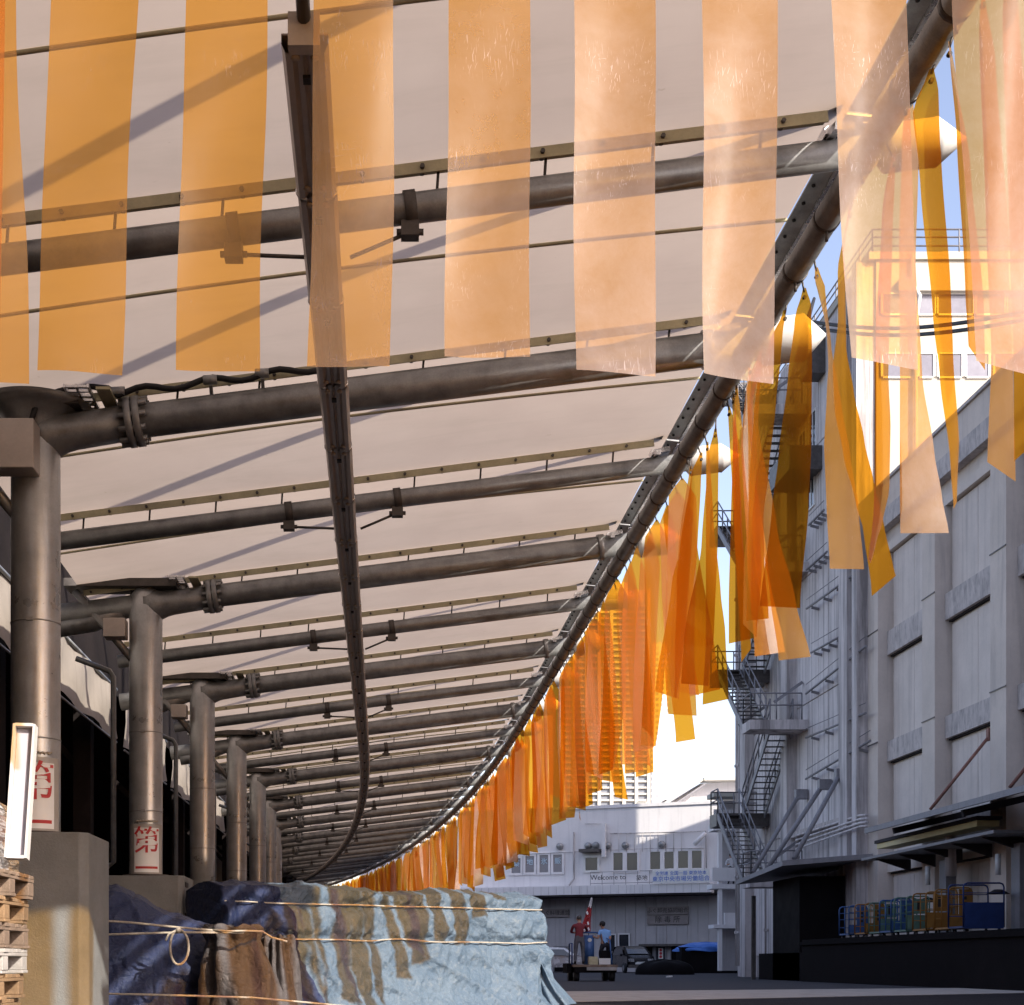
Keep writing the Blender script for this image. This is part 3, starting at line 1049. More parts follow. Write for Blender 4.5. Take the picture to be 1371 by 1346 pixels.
for k in range(16):
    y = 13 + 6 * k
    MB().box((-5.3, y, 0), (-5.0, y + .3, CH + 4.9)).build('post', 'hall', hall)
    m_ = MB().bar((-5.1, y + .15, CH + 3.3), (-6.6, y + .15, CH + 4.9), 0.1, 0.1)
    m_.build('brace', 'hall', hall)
for k in range(9):
    y0 = 14.2 + 6.0 * k
    rt = None
    m_ = MB()
    rows = []
    for q in range(13):
        y = y0 + 5.2 * q / 12
        rows.append([(-4.62 + 0.03 * math.sin(q * 1.3 + j), y, CH + 4.82 - 0.22 * j + (0.04 * math.sin(q * 1.1) if j == 4 else 0)) for j in range(5)])
    m_.grid(rows)
    o = m_.build('canvas_fascia', 'canvas')
    tag(o, ('pale canvas fascia hanging in %s bay of dark hall' % ordn[k]) if k < 4 else 'pale canvas fascia in a far bay of dark hall', 'fascia', 'canvas fascias along the hall')
    bb = MB().tube((-4.62, y0, CH + 4.83), (-4.62, y0 + 5.2, CH + 4.83), 0.03, 8)
    bb.tube((-4.62, y0, CH + 3.88), (-4.62, y0 + 5.2, CH + 3.90), 0.018, 8)
    bb.build('fascia_rail', 'galv', o)

sb_ = thing('sky_blocker_rear', (-4, -46, 0), 'long unseen block added behind the viewpoint to hold back sky light', 'building')  # unseen block, added to cut sky light from behind the camera
MB().box((-60, -56, 0), (24, -45, 34)).build('wall', 'soffit', sb_)
for k in range(9):
    MB().box((-58, -44.99, 3.4 + 3.4 * k), (22, -44.9, 5.0 + 3.4 * k)).build('window_band', 'glass', sb_)
nh = thing('sky_blocker_left', (-18, -18, 0), 'unseen plain block added left behind the viewpoint to hold back sky light', 'building')  # unseen block, added to darken the fill from the left rear
MB().box((-32, -45, 0), (-5.3, 5.8, 15)).build('wall', 'soffit', nh)
for k in range(8):
    MB().box((-5.298, -42 + 6 * k, 5.5), (-5.25, -38.5 + 6 * k, 7.5)).build('window', 'glass', nh)
b = thing('outside_light_panel', (-6.6, 60, 0), 'narrow white panel with red marks standing in for outside light between third and fourth columns', 'banner')  # white panel painted as bright outside light in the gap between columns
MB().box((-6.95, 59.9, CH + 3.2), (-6.2, 59.93, CH + 7.0)).build('cloth', 'white', b)
MB().box((-6.9, 59.86, CH + 5.6), (-6.6, 59.895, CH + 6.6)).build('red_mark', 'red_ink', b)

# ------------------------------------------------------------------ EAVE STRIPS
def strip_mesh(name, L, w, phi0, twist, lean, curl, pointed=True, nseg=26, seed=0, matn='strip'):
    """a single hanging vinyl strip; origin at its lower end (z=0 at bottom), top at z=L. lean=(dx,dy) of foot"""
    rr = random.Random(seed)
    b = MB()
    rows = []
    nc = 6
    ph1, ph2 = rr.uniform(0, 6), rr.uniform(0, 6)
    tp = rr.uniform(0.07, 0.15)
    for i in range(nseg + 1):
        v = i / nseg        # 0 top .. 1 foot
        ww = w * (min(1.0, 0.07 + 0.93 * (v / tp)) if pointed else 1.0)
        phi = phi0 + twist * (v ** 1.3) + 0.10 * math.sin(5 * v + ph1)
        cx = lean[0] * (v ** 1.4) + 0.035 * math.sin(4.5 * v + ph2) * v
        cy = lean[1] * (v ** 1.4) + 0.03 * math.sin(5.5 * v + ph1) * v
        e = Vector((math.cos(phi), math.sin(phi), 0))
        nn = Vector((-math.sin(phi), math.cos(phi), 0))
        row = []
        cu = curl * math.sin(PI * min(1, v * 1.2)) * (1 + 0.5 * math.sin(6 * v + ph2))
        for j in range(nc + 1):
            s_ = j / nc * 2 - 1
            p = Vector((cx, cy, L * (1 - v))) + e * (s_ * ww / 2) + nn * (cu * w * (1 - s_ * s_))
            if i == nseg:
                p.z += 0.05 * s_ * math.sin(ph1) * w / 0.3
            row.append(p)
        rows.append(row)
    b.grid(rows)
    return b


n_strip = 0


def add_strip(t, L, w, phi0, twist, lean, curl, seed, label, dust_haze=0.06, scr=0.3, off=0.0, dh=0.0):
    b = strip_mesh('vinyl_strip', L, w, phi0, twist, lean, curl, seed=seed)
    me_o = b.build('vinyl_strip', 'strip', None, origin=(0, 0, 0))
    c = loc_at(t, EX + 0.06 + off, EH - 0.115 - L + dh)
    me_o.location = c
    me_o.rotation_euler = (0, 0, path(t)[1])
    me_o.color = (dust_haze, scr, 0, 1)
    MB().tube((0, 0, L - .02), (-.04, 0, L + .12), .008, 5).build('tie', 'dark_steel', me_o, local=True)
    tag(me_o, label, 'vinyl strip', 'orange vinyl strips hanging from the eave pipe')
    return me_o


# near strips, each shaped one by one: distance along the eave, then (photo row, column, apparent width) down the strip
near = [
    (7.3, .02, 'orange strip cut by the right picture edge, foot hanging before beige wall', [(-50, 1349, 4), (0, 1352, 20), (300, 1366, 30), (500, 1376, 38), (598, 1380, 45)]),
    (7.62, .05, 'orange strip with its foot just left of the right picture edge, before the beige parapet', [(-10, 1316, 4), (60, 1322, 22), (300, 1335, 30), (487, 1342, 29), (632, 1341, 38)]),
    (7.95, .03, 'orange strip seen only through the rightmost rosy strip, its tip beside the eave pipe', [(56, 1271, 3), (90, 1276, 9), (200, 1290, 18), (400, 1305, 25), (480, 1308, 22)]),
    (8.2, .01, 'long narrow tapering orange strip in front of the white windowed wall', [(92, 1247, 6), (133, 1239, 34), (204, 1244, 28), (230, 1246, 28), (410, 1261, 24), (491, 1267, 18), (603, 1278, 12), (677, 1279, 4)]),
    (8.65, .16, 'broad pale orange strip with a darker foot, over the beige parapet', [(118, 1219, 5), (200, 1219, 22), (340, 1215, 22), (495, 1220, 30), (600, 1228, 46), (660, 1233, 56), (714, 1238, 65)]),
    (9.0, .02, 'narrow orange strip against the white wall that bends left at its foot', [(205, 1197, 4), (300, 1188, 14), (491, 1180, 19), (558, 1182, 21), (647, 1181, 20), (690, 1176, 12), (720, 1170, 5), (752, 1164, 3)]),
    (9.6, .02, 'orange strip slanting right to a square foot before the grey wall', [(275, 1138, 4), (345, 1126, 9), (417, 1127, 10), (480, 1124, 18), (536, 1130, 26), (600, 1143, 28), (662, 1158, 26), (703, 1169, 26), (785, 1183, 32)]),
    (10.5, .03, 'orange strip pinched at mid-height and wide below, left of the slanting one', [(358, 1093, 4), (380, 1098, 14), (454, 1110, 6), (500, 1115, 12), (536, 1117, 20), (603, 1121, 35), (677, 1128, 43), (762, 1134, 46)]),
    (10.8, .0, 'wide dark amber strip hanging straight below the pointed beam end', [(386, 1077, 4), (417, 1075, 22), (491, 1071, 32), (603, 1064, 44), (677, 1058, 50), (813, 1044, 54)]),
    (11.2, .0, 'dark brownish amber strip curving left of the wide dark one', [(415, 1051, 4), (454, 1038, 20), (491, 1030, 30), (547, 1024, 30), (640, 1016, 26), (700, 1012, 20), (760, 1012, 22), (830, 1014, 30)]),
    (11.9, .0, 'narrow deep orange folded strip with bright glint', [(462, 1022, 3), (530, 1004, 8), (603, 1008, 12), (700, 1010, 16), (760, 1008, 24), (845, 1004, 18)]),
    (12.05, .02, 'orange strip swinging right above the stair top with slanted foot', [(470, 1018, 3), (560, 1008, 14), (700, 1028, 24), (800, 1048, 34), (882, 1064, 43)]),
    (12.35, .25, 'strip with pale milky foot above the stair top', [(488, 1004, 3), (600, 1000, 15), (760, 1015, 28), (876, 1031, 41)]),
    (12.75, .0, 'straight orange strip with level foot left of the milky one', [(516, 986, 3), (600, 988, 14), (700, 990, 24), (800, 992, 33), (858, 994, 37)]),
    (12.9, .0, 'very narrow orange strip end hanging between two wider feet', [(528, 982, 3), (700, 988, 10), (878, 999, 13)]),
    (13.1, .0, 'orange strip sweeping right across the dark ones', [(545, 976, 3), (590, 982, 10), (640, 990, 20), (733, 1000, 33), (815, 1040, 44)]),
    (13.55, .0, 'broad amber strip hanging straight then kinked left against open sky', [(574, 958, 3), (603, 955, 14), (726, 950, 22), (848, 936, 40), (917, 930, 37)]),
    (14.0, .0, 'long yellow amber strip reaching lowest beside the stair top', [(592, 947, 3), (700, 950, 10), (800, 955, 20), (850, 958, 26), (940, 958, 35)]),
    (14.3, .0, 'orange strip broadening down to a slanted foot in open sky', [(606, 939, 3), (640, 932, 13), (739, 922, 23), (782, 914, 29), (931, 893, 32)]),
    (14.7, .0, 'small amber strip end hanging lowest in open sky', [(624, 925, 3), (740, 915, 13), (860, 908, 20), (915, 910, 25), (992, 918, 26)]),
]


def lerp_tab(tab, y, c):
    if y <= tab[0][0]:
        return tab[0][c]
    for a, b_ in zip(tab, tab[1:]):
        if y <= b_[0]:
            f = (y - a[0]) / (b_[0] - a[0])
            f = f * f * (3 - 2 * f) * .5 + f * .5
            return a[c] + (b_[c] - a[c]) * f
    return tab[-1][c]


for k, (t, dust_haze, lb, tab) in enumerate(near):
    rr = random.Random(900 + k)
    y0, y1 = tab[0][0], tab[-1][0]
    sgn = rr.choice((-1, 1))
    ph = rr.uniform(0, 6)
    wmax = max(.29, max(c[2] for c in tab) * t / F * 1.01)
    rows = []
    for i in range(41):
        v = i / 40
        y = y0 + (y1 - y0) * v
        Yd = t + 0.06 * math.sin(3 * v + ph) * v
        c = W(lerp_tab(tab, y, 1), y, Yd)
        wa = lerp_tab(tab, y, 2) * Yd / F
        ww = wmax * min(1, .08 + .92 * (v / .10))
        ww = max(ww, wa)
        kx = (lerp_tab(tab, y, 1) - PX) / F
        co = min(1, wa / ww / math.sqrt(1 + kx * kx))
        phi = sgn * math.acos(co) - math.atan(kx)
        e = Vector((math.cos(phi), math.sin(phi), 0))
        nn = Vector((-e.y, e.x, 0))
        cu = .05 * math.sin(PI * v) * math.sin(4 * v + ph) * ww
        row = []
        for q in range(9):
            s_ = q / 4 - 1
            p = c + e * (s_ * ww / 2) + nn * (cu * (1 - s_ * s_))
            if v > .999:
                p.z += .03 * s_ * math.sin(ph)
            row.append(p)
        rows.append(row)
    o = MB().grid(rows).build('vinyl_strip', 'strip')
    o.color = (dust_haze, .35, 0, 1)
    a_ = W(tab[0][1], y0, t)
    MB().tube(a_ - Vector((0, 0, .03)), Vector((EX + .05, t, max(a_.z + .06, EH - .08))), .008, 5).build('tie', 'dark_steel', o)
    MB().tube(a_ - Vector((0, .012, .07)), a_ - Vector((0, -.012, .07)), .014, 8).build('eyelet', 'rubber', o)
    tag(o, lb, 'vinyl strip', 'orange vinyl strips hanging from the eave pipe')
t = 15.1
k = 0
while t < 100:
    L = rnd.uniform(2.35, 2.85)
    if rnd.random() < 0.12:
        L -= rnd.uniform(0.2, 0.6)
    zone = ('against open sky left of the stair' if t <= 15.5 else 'before the right edge of the high-rise' if t < 18.5 else 'before the middle of the high-rise' if t < 22
            else 'before the left edge of the high-rise' if t < 26 else 'above the office windows' if t < 36 else 'left of the far office windows' if t < 50
            else 'above the top of the blue tarp' if t < 70 else 'at the far curving eave end')
    w_s = rnd.uniform(0.26, 0.33)
    tw_, cu_ = rnd.uniform(-1.0, 1.0), rnd.uniform(0.02, 0.16)
    ph_ = rnd.uniform(-0.5, 1.6)
    dst = rnd.choice([0.0, 0.01, 0.02, 0.03, 0.05, 0.28 if rnd.random() < 0.4 else 0.03])
    look = ('milky pale' if dst > .2 else 'short' if L < 2.3 else 'long' if L > 2.75 else 'mid-length')
    look += ' ' + ('twisted' if abs(tw_) > .6 else 'folded' if cu_ > .11 else 'edge-on' if ph_ > 1.1 else 'flat')
    add_strip(t, L, w_s, ph_, tw_, (rnd.uniform(-0.12, 0.28), rnd.uniform(-0.15, 0.15)), cu_, 300 + k, look + ' orange vinyl strip hanging ' + zone, dst, 0.2, off=rnd.uniform(-0.03, 0.05))
    t += rnd.uniform(0.30, 0.80) if t < 26 else rnd.uniform(0.25, 0.75) if t < 45 else rnd.uniform(0.35, 0.75)
    k += 1
print('eave strips', k + len(near))

# near end curtain: (top-left x, top-right x at y=0) and foot corners, in photo measure on the curtain's plane
YT, YB = 6.0, 5.82
curt = [(-88, 25, -75, 508, 38, 512, 0.02, 0.1, 'orange strip cut by the left picture edge'),
        (71, 186, 48, 497, 161, 501, 0.02, 0.15, 'leftmost full orange strip, leaning and widening apart from its neighbour'),
        (248, 357, 237, 497, 349, 500, 0.02, 0.25, 'orange strip second from left of full ones, left of the lamp tray end'),
        (420, 527, 412, 489, 523, 490, 0.05, 0.35, 'orange strip hanging in front of the lamp tray'),
        (600, 709, 597, 478, 710, 481, 0.10, 0.9, 'orange strip with dense white scratches on its lower part, right of the lamp tray'),
        (768, 877, 770, 497, 876, 505, 0.18, 0.8, 'peach strip with band of scratches across its middle'),
        (939, 1041, 943, 501, 1034, 517, 0.20, 0.8, 'pale milky strip with a curved white scrape, left of the eave pipe'),
        (1110, 1212, 1138, 481, 1227, 497, 0.20, 1.0, 'pale pink strip with vertical scratch marks crossing the eave pipe'),
        (1271, 1376, 1310, 481, 1402, 507, 0.17, 0.6, 'pale rosy strip cut by the right picture edge')]
ctops = []
for k, (tl, tr, bl, bly, br, bry, dust_haze, scr, lb) in enumerate(curt):
    # extend the top up to the end pipe
    ytop = PY - (hb(0) + 0.12 - 0.12 - CH + 0.0) * F / YT
    def top(xa, xb, yb):
        return xa + (xa - xb) * (0 - ytop) / (yb - 0) * 0.55
    zt = lambda X: hb(X) + 0.05
    A = W(top(tl, bl, bly), 0, YT)
    B = W(top(tr, br, bry), 0, YT)
    A.z, B.z = zt(A.x), zt(B.x)
    Cc, D = W(bl, bly, YB), W(br, bry, YB)
    m0, m1 = W(tl, 0, YT - 0.03), W(tr, 0, YT - 0.03)
    rows = []
    rr = random.Random(50 + k)
    ph = rr.uniform(0, 6)
    for i in range(25):
        v = i / 24
        def edge(P, Q, Rr):
            # quadratic through P (top), Q (y=0 level), Rr (foot)
            zq = (P.z - Q.z) / (P.z - Rr.z)
            l0 = (v - zq) * (v - 1) / ((0 - zq) * (0 - 1))
            l1 = (v - 0) * (v - 1) / ((zq - 0) * (zq - 1))
            l2 = (v - 0) * (v - zq) / ((1 - 0) * (1 - zq))
            x = P.x * l0 + Q.x * l1 + Rr.x * l2
            return Vector((x, P.y + (Rr.y - P.y) * v ** 1.5, P.z + (Rr.z - P.z) * v))
        L_, R_ = edge(A, m0, Cc), edge(B, m1, D)
        row = []
        for j in range(9):
            s_ = j / 8
            p = L_.lerp(R_, s_)
            p.y += 0.024 * math.sin(PI * s_) * math.sin(2.2 * v + ph) + 0.02 * math.sin(5 * v + ph) + 0.012 * math.sin(9 * v + 4 * s_ + ph)
            p.x += 0.005 * math.sin(6 * v + ph) + 0.003 * math.sin(13 * v + ph + s_)
            row.append(p)
        rows.append(row)
    o = MB().grid(rows).build('end_curtain_strip', 'strip_near')
    o.color = (dust_haze, scr, 0, 1)  # sun haze painted in, stronger towards the right-hand strips
    tag(o, lb, 'vinyl strip', 'wide vinyl strips across the near end of the canopy')

# strips of the same end curtain just outside the frame, to left and right
for k, x in enumerate((-1.72, -2.25, -2.78)):
    rows = [[(x + 0.34 * (j / 4 - 0.5), 6.0 - 0.15 * (i / 8) ** 1.5, hb(x) + 0.05 - 2.75 * i / 8) for j in range(5)] for i in range(9)]
    o = MB().grid(rows).build('end_curtain_strip', 'strip_near')
    o.color = (0.1, 0.2, 0, 1)
    tag(o, 'orange strip of the end curtain beyond the left picture edge', 'vinyl strip', 'wide vinyl strips across the near end of the canopy')

# ------------------------------------------------------------------ TARPS
def interp(tab, x):
    if x <= tab[0][0]:
        return tab[0][1]
    for (a, b), (c, d) in zip(tab, tab[1:]):
        if x <= c:
            return b + (d - b) * (x - a) / (c - a)
    return tab[-1][1]


class Pile:
    def __init__(s, A, B, thick, prof, Htab, ropes, amp, seed, fold=(1.1, 0.9)):
        s.A, s.B = Vector((*A, 0)), Vector((*B, 0))
        s.L = (s.B - s.A).length
        s.e = (s.B - s.A).normalized()
        s.n = Vector((s.e.y, -s.e.x, 0))
        s.th, s.prof, s.Ht, s.ropes, s.amp, s.seed, s.fold = thick, prof, Htab, ropes, amp, seed, fold

    def disp(s, u, z):
        q = Vector((u * s.L * s.fold[0] + z * 0.9, z * 0.55 + s.seed, s.seed * 1.7))
        r1 = noise.ridged_multi_fractal(q * 0.85, 0.9, 2.1, 4, 1.0, 2.0) - 1.0
        q2 = Vector((u * s.L * 0.9, z * 0.9, s.seed + 5))
        big = noise.noise(q2 * 1.1)
        q3 = Vector((u * s.L * 3.2 - z * 2.4, z * 1.3, s.seed + 9))
        r3 = noise.ridged_multi_fractal(q3, 0.9, 2.2, 3, 1.0, 2.0) - 1.0
        q4 = Vector((u * s.L * 6.5 + z * 5, z * 4.5 - u * 9, s.seed + 13))
        r4 = noise.ridged_multi_fractal(q4, 0.9, 2.2, 3, 1.0, 2.0) - 1.0
        d = s.amp * (0.55 * r1 + 1.3 * big + 0.45 * r3 + 0.20 * r4)
        # pleats pulled down from the ropes and diagonal tension folds
        xx = u * s.L
        for kq, rz in enumerate(s.ropes):
            below = rz(u) - z
            if below > 0:
                ph = 2.2 * noise.noise(Vector((xx * .7, kq * 5 + s.seed, 0)))
                d += 0.028 * (1 - abs(math.sin(xx * 5.2 + below * (1.5 + ph) + ph * 2))) ** 2 * math.exp(-below * 1.6) * 1.6
        g_ = noise.noise(Vector((xx * .45, z * .4, s.seed + 20)))
        d += 0.05 * (1 - abs(math.sin(2.6 * xx + 3.4 * z + 5 * g_))) ** 3
        d -= 0.045 * (1 - abs(math.sin(1.9 * xx - 4.2 * z + 6 * g_ + 1))) ** 6
        for rz in s.ropes:
            d -= 0.07 * math.exp(-((z - rz(u)) / 0.08) ** 2)
        return d

    def point(s, u, k, f=1.0):
        """k in 0..1 along profile"""
        P = s.prof
        x = k * (len(P) - 1)
        i = min(int(x), len(P) - 2)
        w = x - i
        w = w * w * (3 - 2 * w)
        o = P[i][0] + (P[i + 1][0] - P[i][0]) * w
        z = P[i][1] + (P[i + 1][1] - P[i][1]) * w
        z *= interp(s.Ht, u)
        base = s.A + s.e * (u * s.L)
        front = 1.0 if k < 0.62 else 0.4
        d = s.disp(u, z) * front
        up = max(0, min(1, (k - 0.42) / 0.2)) if k < 0.8 else 0
        o = -s.th / 2 + (o + s.th / 2) * f
        dz = d * 0.5 * up
        return base + s.n * (o + d * (1 - 0.5 * up) * f) + Vector((0, 0, max(0.0, z + dz)))

    def mesh(s, nu, nv):
        rows = []
        for c in (0.0, 0.45, 0.8, 0.95):
            rows.append([s.point(0, k / nv, c) for k in range(nv + 1)])
        for i in range(nu + 1):
            u = i / nu
            fe = 1.0
            rows.append([s.point(u, k / nv, fe) for k in range(nv + 1)])
        L = s.L
        for c in (0.97, 0.85, 0.6, 0.3, 0.0):
            rows.append([s.point(1, k / nv, c) + s.e * (0.035 * (1 - c) + 0.02 * math.sin(k * 0.7)) for k in range(nv + 1)])
        return MB().grid(rows)

    def front(s, u, z, out=0.015):
        best = None
        for k in range(60):
            p = s.point(u, k / 100)
            if best is None or abs(p.z - z) < abs(best.z - z):
                best = p
        return best + s.n * out


prof = [(0.42, 0.0), (0.26, 0.14), (0.12, 0.36), (0.05, 0.62), (0.0, 0.86), (-0.07, 0.97), (-0.32, 1.01), (-0.55, 1.0), (-0.82, 0.95), (-0.90, 0.5), (-0.92, 0.0)]
Ht = [(0, 1.63), (0.12, 1.67), (0.3, 1.68), (0.5, 1.63), (0.72, 1.67), (0.86, 1.66), (0.94, 1.62), (1.0, 1.60)]
rz1 = lambda u: 1.40 + 0.03 * u
rz2 = lambda u: 0.965 - 0.03 * u
main_pile = Pile((-1.85, 17.45), (2.46, 21.4), 0.9, prof, Ht, [rz1, rz2], 0.105, 3.3)
o = main_pile.mesh(330, 120).build('tarp_covered_stack', 'tarp')
tag(o, 'long stack of goods under a creased light blue tarp tied with two ropes', 'tarp')
rows = []
for k in range(3, 112):
    kk = k / 120
    row = []
    for c in (0.0, .45, .8, .95):
        row.append(main_pile.point(0, kk, c) - main_pile.e * .012 + Vector((0, 0, .01)))
    lim = 0.15 + 0.08 * (1 - kk / .5) * (kk < .5) + .02 * noise.noise(Vector((k * .15, 2, 1)))
    for i in range(121):
        u = lim * i / 120
        row.append(main_pile.point(u, kk) + main_pile.n * (0.012 * (1 if i < 120 else .3)) + Vector((0, 0, .010)))
    rows.append(row)
q = MB().grid([list(r_) for r_ in zip(*rows)]).build('navy_sheet', 'tarp_navy')
tag(q, 'dark navy tarp sheet over the left end of the light blue stack', 'tarp')
for nm, rz in (('upper', rz1), ('lower', rz2)):
    pts = [main_pile.front(u / 60, rz(u / 60), 0.03) for u in range(0, 61)]
    # a taut rope bridges the hollows
    for _ in range(6):
        pts = [pts[0]] + [(pts[i - 1] + pts[i] * 2 + pts[i + 1]) / 4 + main_pile.n * 0.003 for i in range(1, len(pts) - 1)] + [pts[-1]]
    q = MB().pipe(pts + [pts[-1] - main_pile.n * 0.5 + main_pile.e * .03], 0.011, 6).build('rope', 'rope')
    tag(q, nm + ' taut rope running along the light blue tarp', 'rope', 'ropes round the blue tarp')
# loose flap at the right end
rows = []
for i in range(40):
    v = i / 39
    row = []
    for j in range(33):
        s_ = j / 32
        x = 2.30 + 0.06 * v + (0.05 + 0.62 * v ** 1.15) * s_
        y = 21.35 - 0.55 * math.sin(PI * s_) * (0.25 + v) + 0.5 * s_ * v
        z = 0.90 * (1 - v) + 0.03 - 0.12 * s_ * (1 - v)
        y += 0.055 * math.sin(s_ * 17 + 2 * math.sin(v * 3)) * (0.3 + v) + 0.04 * noise.noise(Vector((s_ * 5, v * 3, 1)))
        row.append((x, y, max(0.01, z)))
    rows.append(row)
o = MB().grid(rows).build('tarp_flap', 'tarp')
tag(o, 'loose pale blue tarp end hanging to the ground at right of the stack', 'tarp')

# navy bundle in front, with a brown gathered end
prof2 = [(0.34, 0.0), (0.30, 0.2), (0.24, 0.42), (0.14, 0.66), (0.03, 0.84), (-0.12, 0.95), (-0.35, 1.0), (-0.8, 1.0), (-1.2, 0.9), (-1.3, 0.5), (-1.35, 0.0)]
rz3 = lambda u: 0.92 - 0.02 * u
rz4 = lambda u: 0.36 - 0.05 * u
navy = Pile((-3.3, 14.4), (-1.62, 14.9), 1.3, prof2, [(0, 1.45), (0.37, 1.45), (0.51, 1.38), (0.66, 1.20), (0.85, 1.10), (1, 1.02)], [rz3], 0.065, 8.1, (1.6, 1.2))
o = navy.mesh(150, 90).build('tarp_bundle', 'tarp_navy')
tag(o, 'low bundle under dark navy tarp tied with white rope in front of the long stack', 'tarp')
# gathered brown end: a lobed, pleated sack narrowing to the tie
def sack(cx, cy, z0, h, rx, ry, lean, seed, neck=0.25, lobes=11, flare=0.0):
    rows = []
    for i in range(50):
        v = i / 49
        prof_ = (1 - v) ** 0.55 * (1 - neck) + neck
        if v > 0.86:
            prof_ += (v - 0.86) * 2.2 * neck + flare * (v - .86) * 4
        row = []
        for k in range(88):
            a = 2 * PI * k / 88
            pl = 0.10 * math.sin(lobes * a + seed + 1.5 * math.sin(v * 3 + seed)) * (0.35 + v) + 0.07 * math.sin(5 * a + v * 4 + seed)
            nn = noise.ridged_multi_fractal(Vector((math.cos(a) * 1.3, math.sin(a) * 1.3, v * 1.4 + seed)), 0.9, 2.1, 3, 1.0, 2.0) - 1
            rr_ = prof_ * (1 + pl + 0.10 * nn)
            row.append((cx + rx * rr_ * math.cos(a) + lean * v, cy + ry * rr_ * math.sin(a), z0 + h * v + 0.02 * math.sin(7 * a + seed) * (v > 0.85)))
        rows.append(row)
    return MB().grid(rows, closed=True)


m_ = sack(-1.33, 14.46, 0, 1.02, 0.46, 0.42, -0.14, 2.0, neck=0.30, lobes=9, flare=0.3)
o = m_.build('tarp_gather', 'tarp_brown')
tag(o, 'brown grey tarp end gathered and knotted at right of the navy bundle', 'tarp')
m_ = sack(-1.02, 14.75, 0, 0.92, 0.27, 0.36, 0.0, 5.0, neck=0.42, lobes=13)
m_.build('gathered_fold', 'tarp_brown', o)
m_ = MB()
k = Vector((-1.45, 14.0, 0.98))
for (a, b_) in ((-1.9, 0.06), (-1.85, -0.05)):
    pts = [Vector((-3.1, 14.02, 0.99 + b_ * 1.6)), Vector((-2.4, 13.98, 0.98 + b_ * 1.0)), Vector((-1.9, 13.95, 0.965 + b_ * 0.4)), Vector((-1.30, 14.0, 0.94))]
    m_.pipe(pts, 0.012, 6)
lp = [Vector((-1.93 + 0.085 * math.sin(a), 13.93, 0.80 - 0.19 * math.cos(a) - 0.02)) for a in [0.15 + (2 * PI - .3) * q / 22 for q in range(23)]]
lp = [Vector((-1.93 + 0.10 * math.sin(a) * (1 if a < PI else 0.8), 13.92, 0.80 - 0.17 * -math.cos(a))) for a in [0.1 + (2 * PI - .2) * q / 22 for q in range(23)]]
m_.pipe(lp, 0.013, 6)
m_.pipe([Vector((-1.93, 13.92, 0.97)), Vector((-2.02, 13.9, 0.93)), Vector((-2.05, 13.9, 0.86))], 0.012, 6)
m_.ball((-1.93, 13.92, 0.965), 0.03, 8)
o = m_.build('rope', 'rope')
tag(o, 'white rope with a hanging loop knotted across the navy bundle', 'rope')
m_ = MB().pipe([(-1.62, 13.98, 0.97), (-1.45, 13.93, 0.955), (-1.28, 13.98, 0.96), (-1.14, 14.2, 0.96), (-1.05, 14.25, 0.90), (-0.9, 14.3, 0.86)], 0.011, 6)
tag(m_.build('rope', 'rope'), 'thin rope tied round the brown gathered tarp end', 'rope')
m_ = MB().pipe([(-3.2, 13.85, 0.36), (-2.2, 13.88, 0.34), (-1.2, 13.9, 0.31), (-0.2, 14.5, 0.20)], 0.011, 6)
tag(m_.build('rope', 'rope'), 'low rope across the foot of the navy bundle at the picture bottom', 'rope')

# ------------------------------------------------------------------ PALLETS, WRAPPED LOAD, LAMP CASE
def pallet(z, y, x1, seed, mt, label):
    rr = random.Random(seed)
    root = thing('wooden_pallet', (x1 - 0.55, y + 0.5, z), label, 'pallet', 'wooden pallets in the stack')
    L, D, H = 1.1, 1.0, 0.144
    for k in range(7):
        w = 0.095
        yy = y + k * (D - w) / 6
        MB().box((x1 - L + rr.uniform(-.01, .01), yy, z + H - 0.022), (x1 + rr.uniform(-.012, .012), yy + w, z + H)).build('deck_board', mt, root, bevel=0.003)
    for k in range(3):
        xx = x1 - 0.10 - k * (L - 0.10) / 2
        MB().box((xx, y, z + H - 0.042), (xx + 0.10, y + D, z + H - 0.0235)).build('cross_board', mt, root, bevel=0.003)
        for j in range(3):
            yy = y + j * (D - 0.12) / 2
            MB().box((xx + .002, yy + .001, z + 0.021), (xx + 0.098, yy + 0.119, z + H - 0.0435)).build('block', mt, root, bevel=0.004)
    for j in range(3):
        yy = y + j * (D - 0.12) / 2
        MB().box((x1 - L, yy - .002, z + 0.002), (x1 + rr.uniform(-.01, .01), yy + 0.122, z + 0.02)).build('base_board', mt, root, bevel=0.003)
    return root


PLX = -2.07
looks = [('wood_white', 'white stained lowest visible pallet in the stack at the picture edge'), ('wood', 'red-brown pallet second from bottom of the stack'),
         ('wood', 'pale new wood pallet in the lower middle of the stack'), ('wood_white', 'whitish pallet in the middle of the stack with open dark slots'),
         ('wood2', 'weathered grey-brown pallet above the whitish one'), ('wood', 'orange-brown pallet second from top of the stack'),
         ('wood2', 'topmost pallet carrying the film-wrapped load')]
for k in range(7):
    pallet(0.146 * k + 0.002 + 0.146, 7.6 + rnd.uniform(-.02, .02), PLX - 0.012 * (6 - k) + rnd.uniform(-.012, .012), k, *looks[k])
pallet(0.002, 7.6, PLX - .09, 77, 'wood2', 'bottom pallet of the stack, standing on the ground below the picture')
zt = 0.146 * 8 + 0.004
root = thing('wrapped_load', (-2.62, 8.1, zt), 'load wrapped in crinkled clear film on top of the pallet stack', 'wrapped load')
rows = []
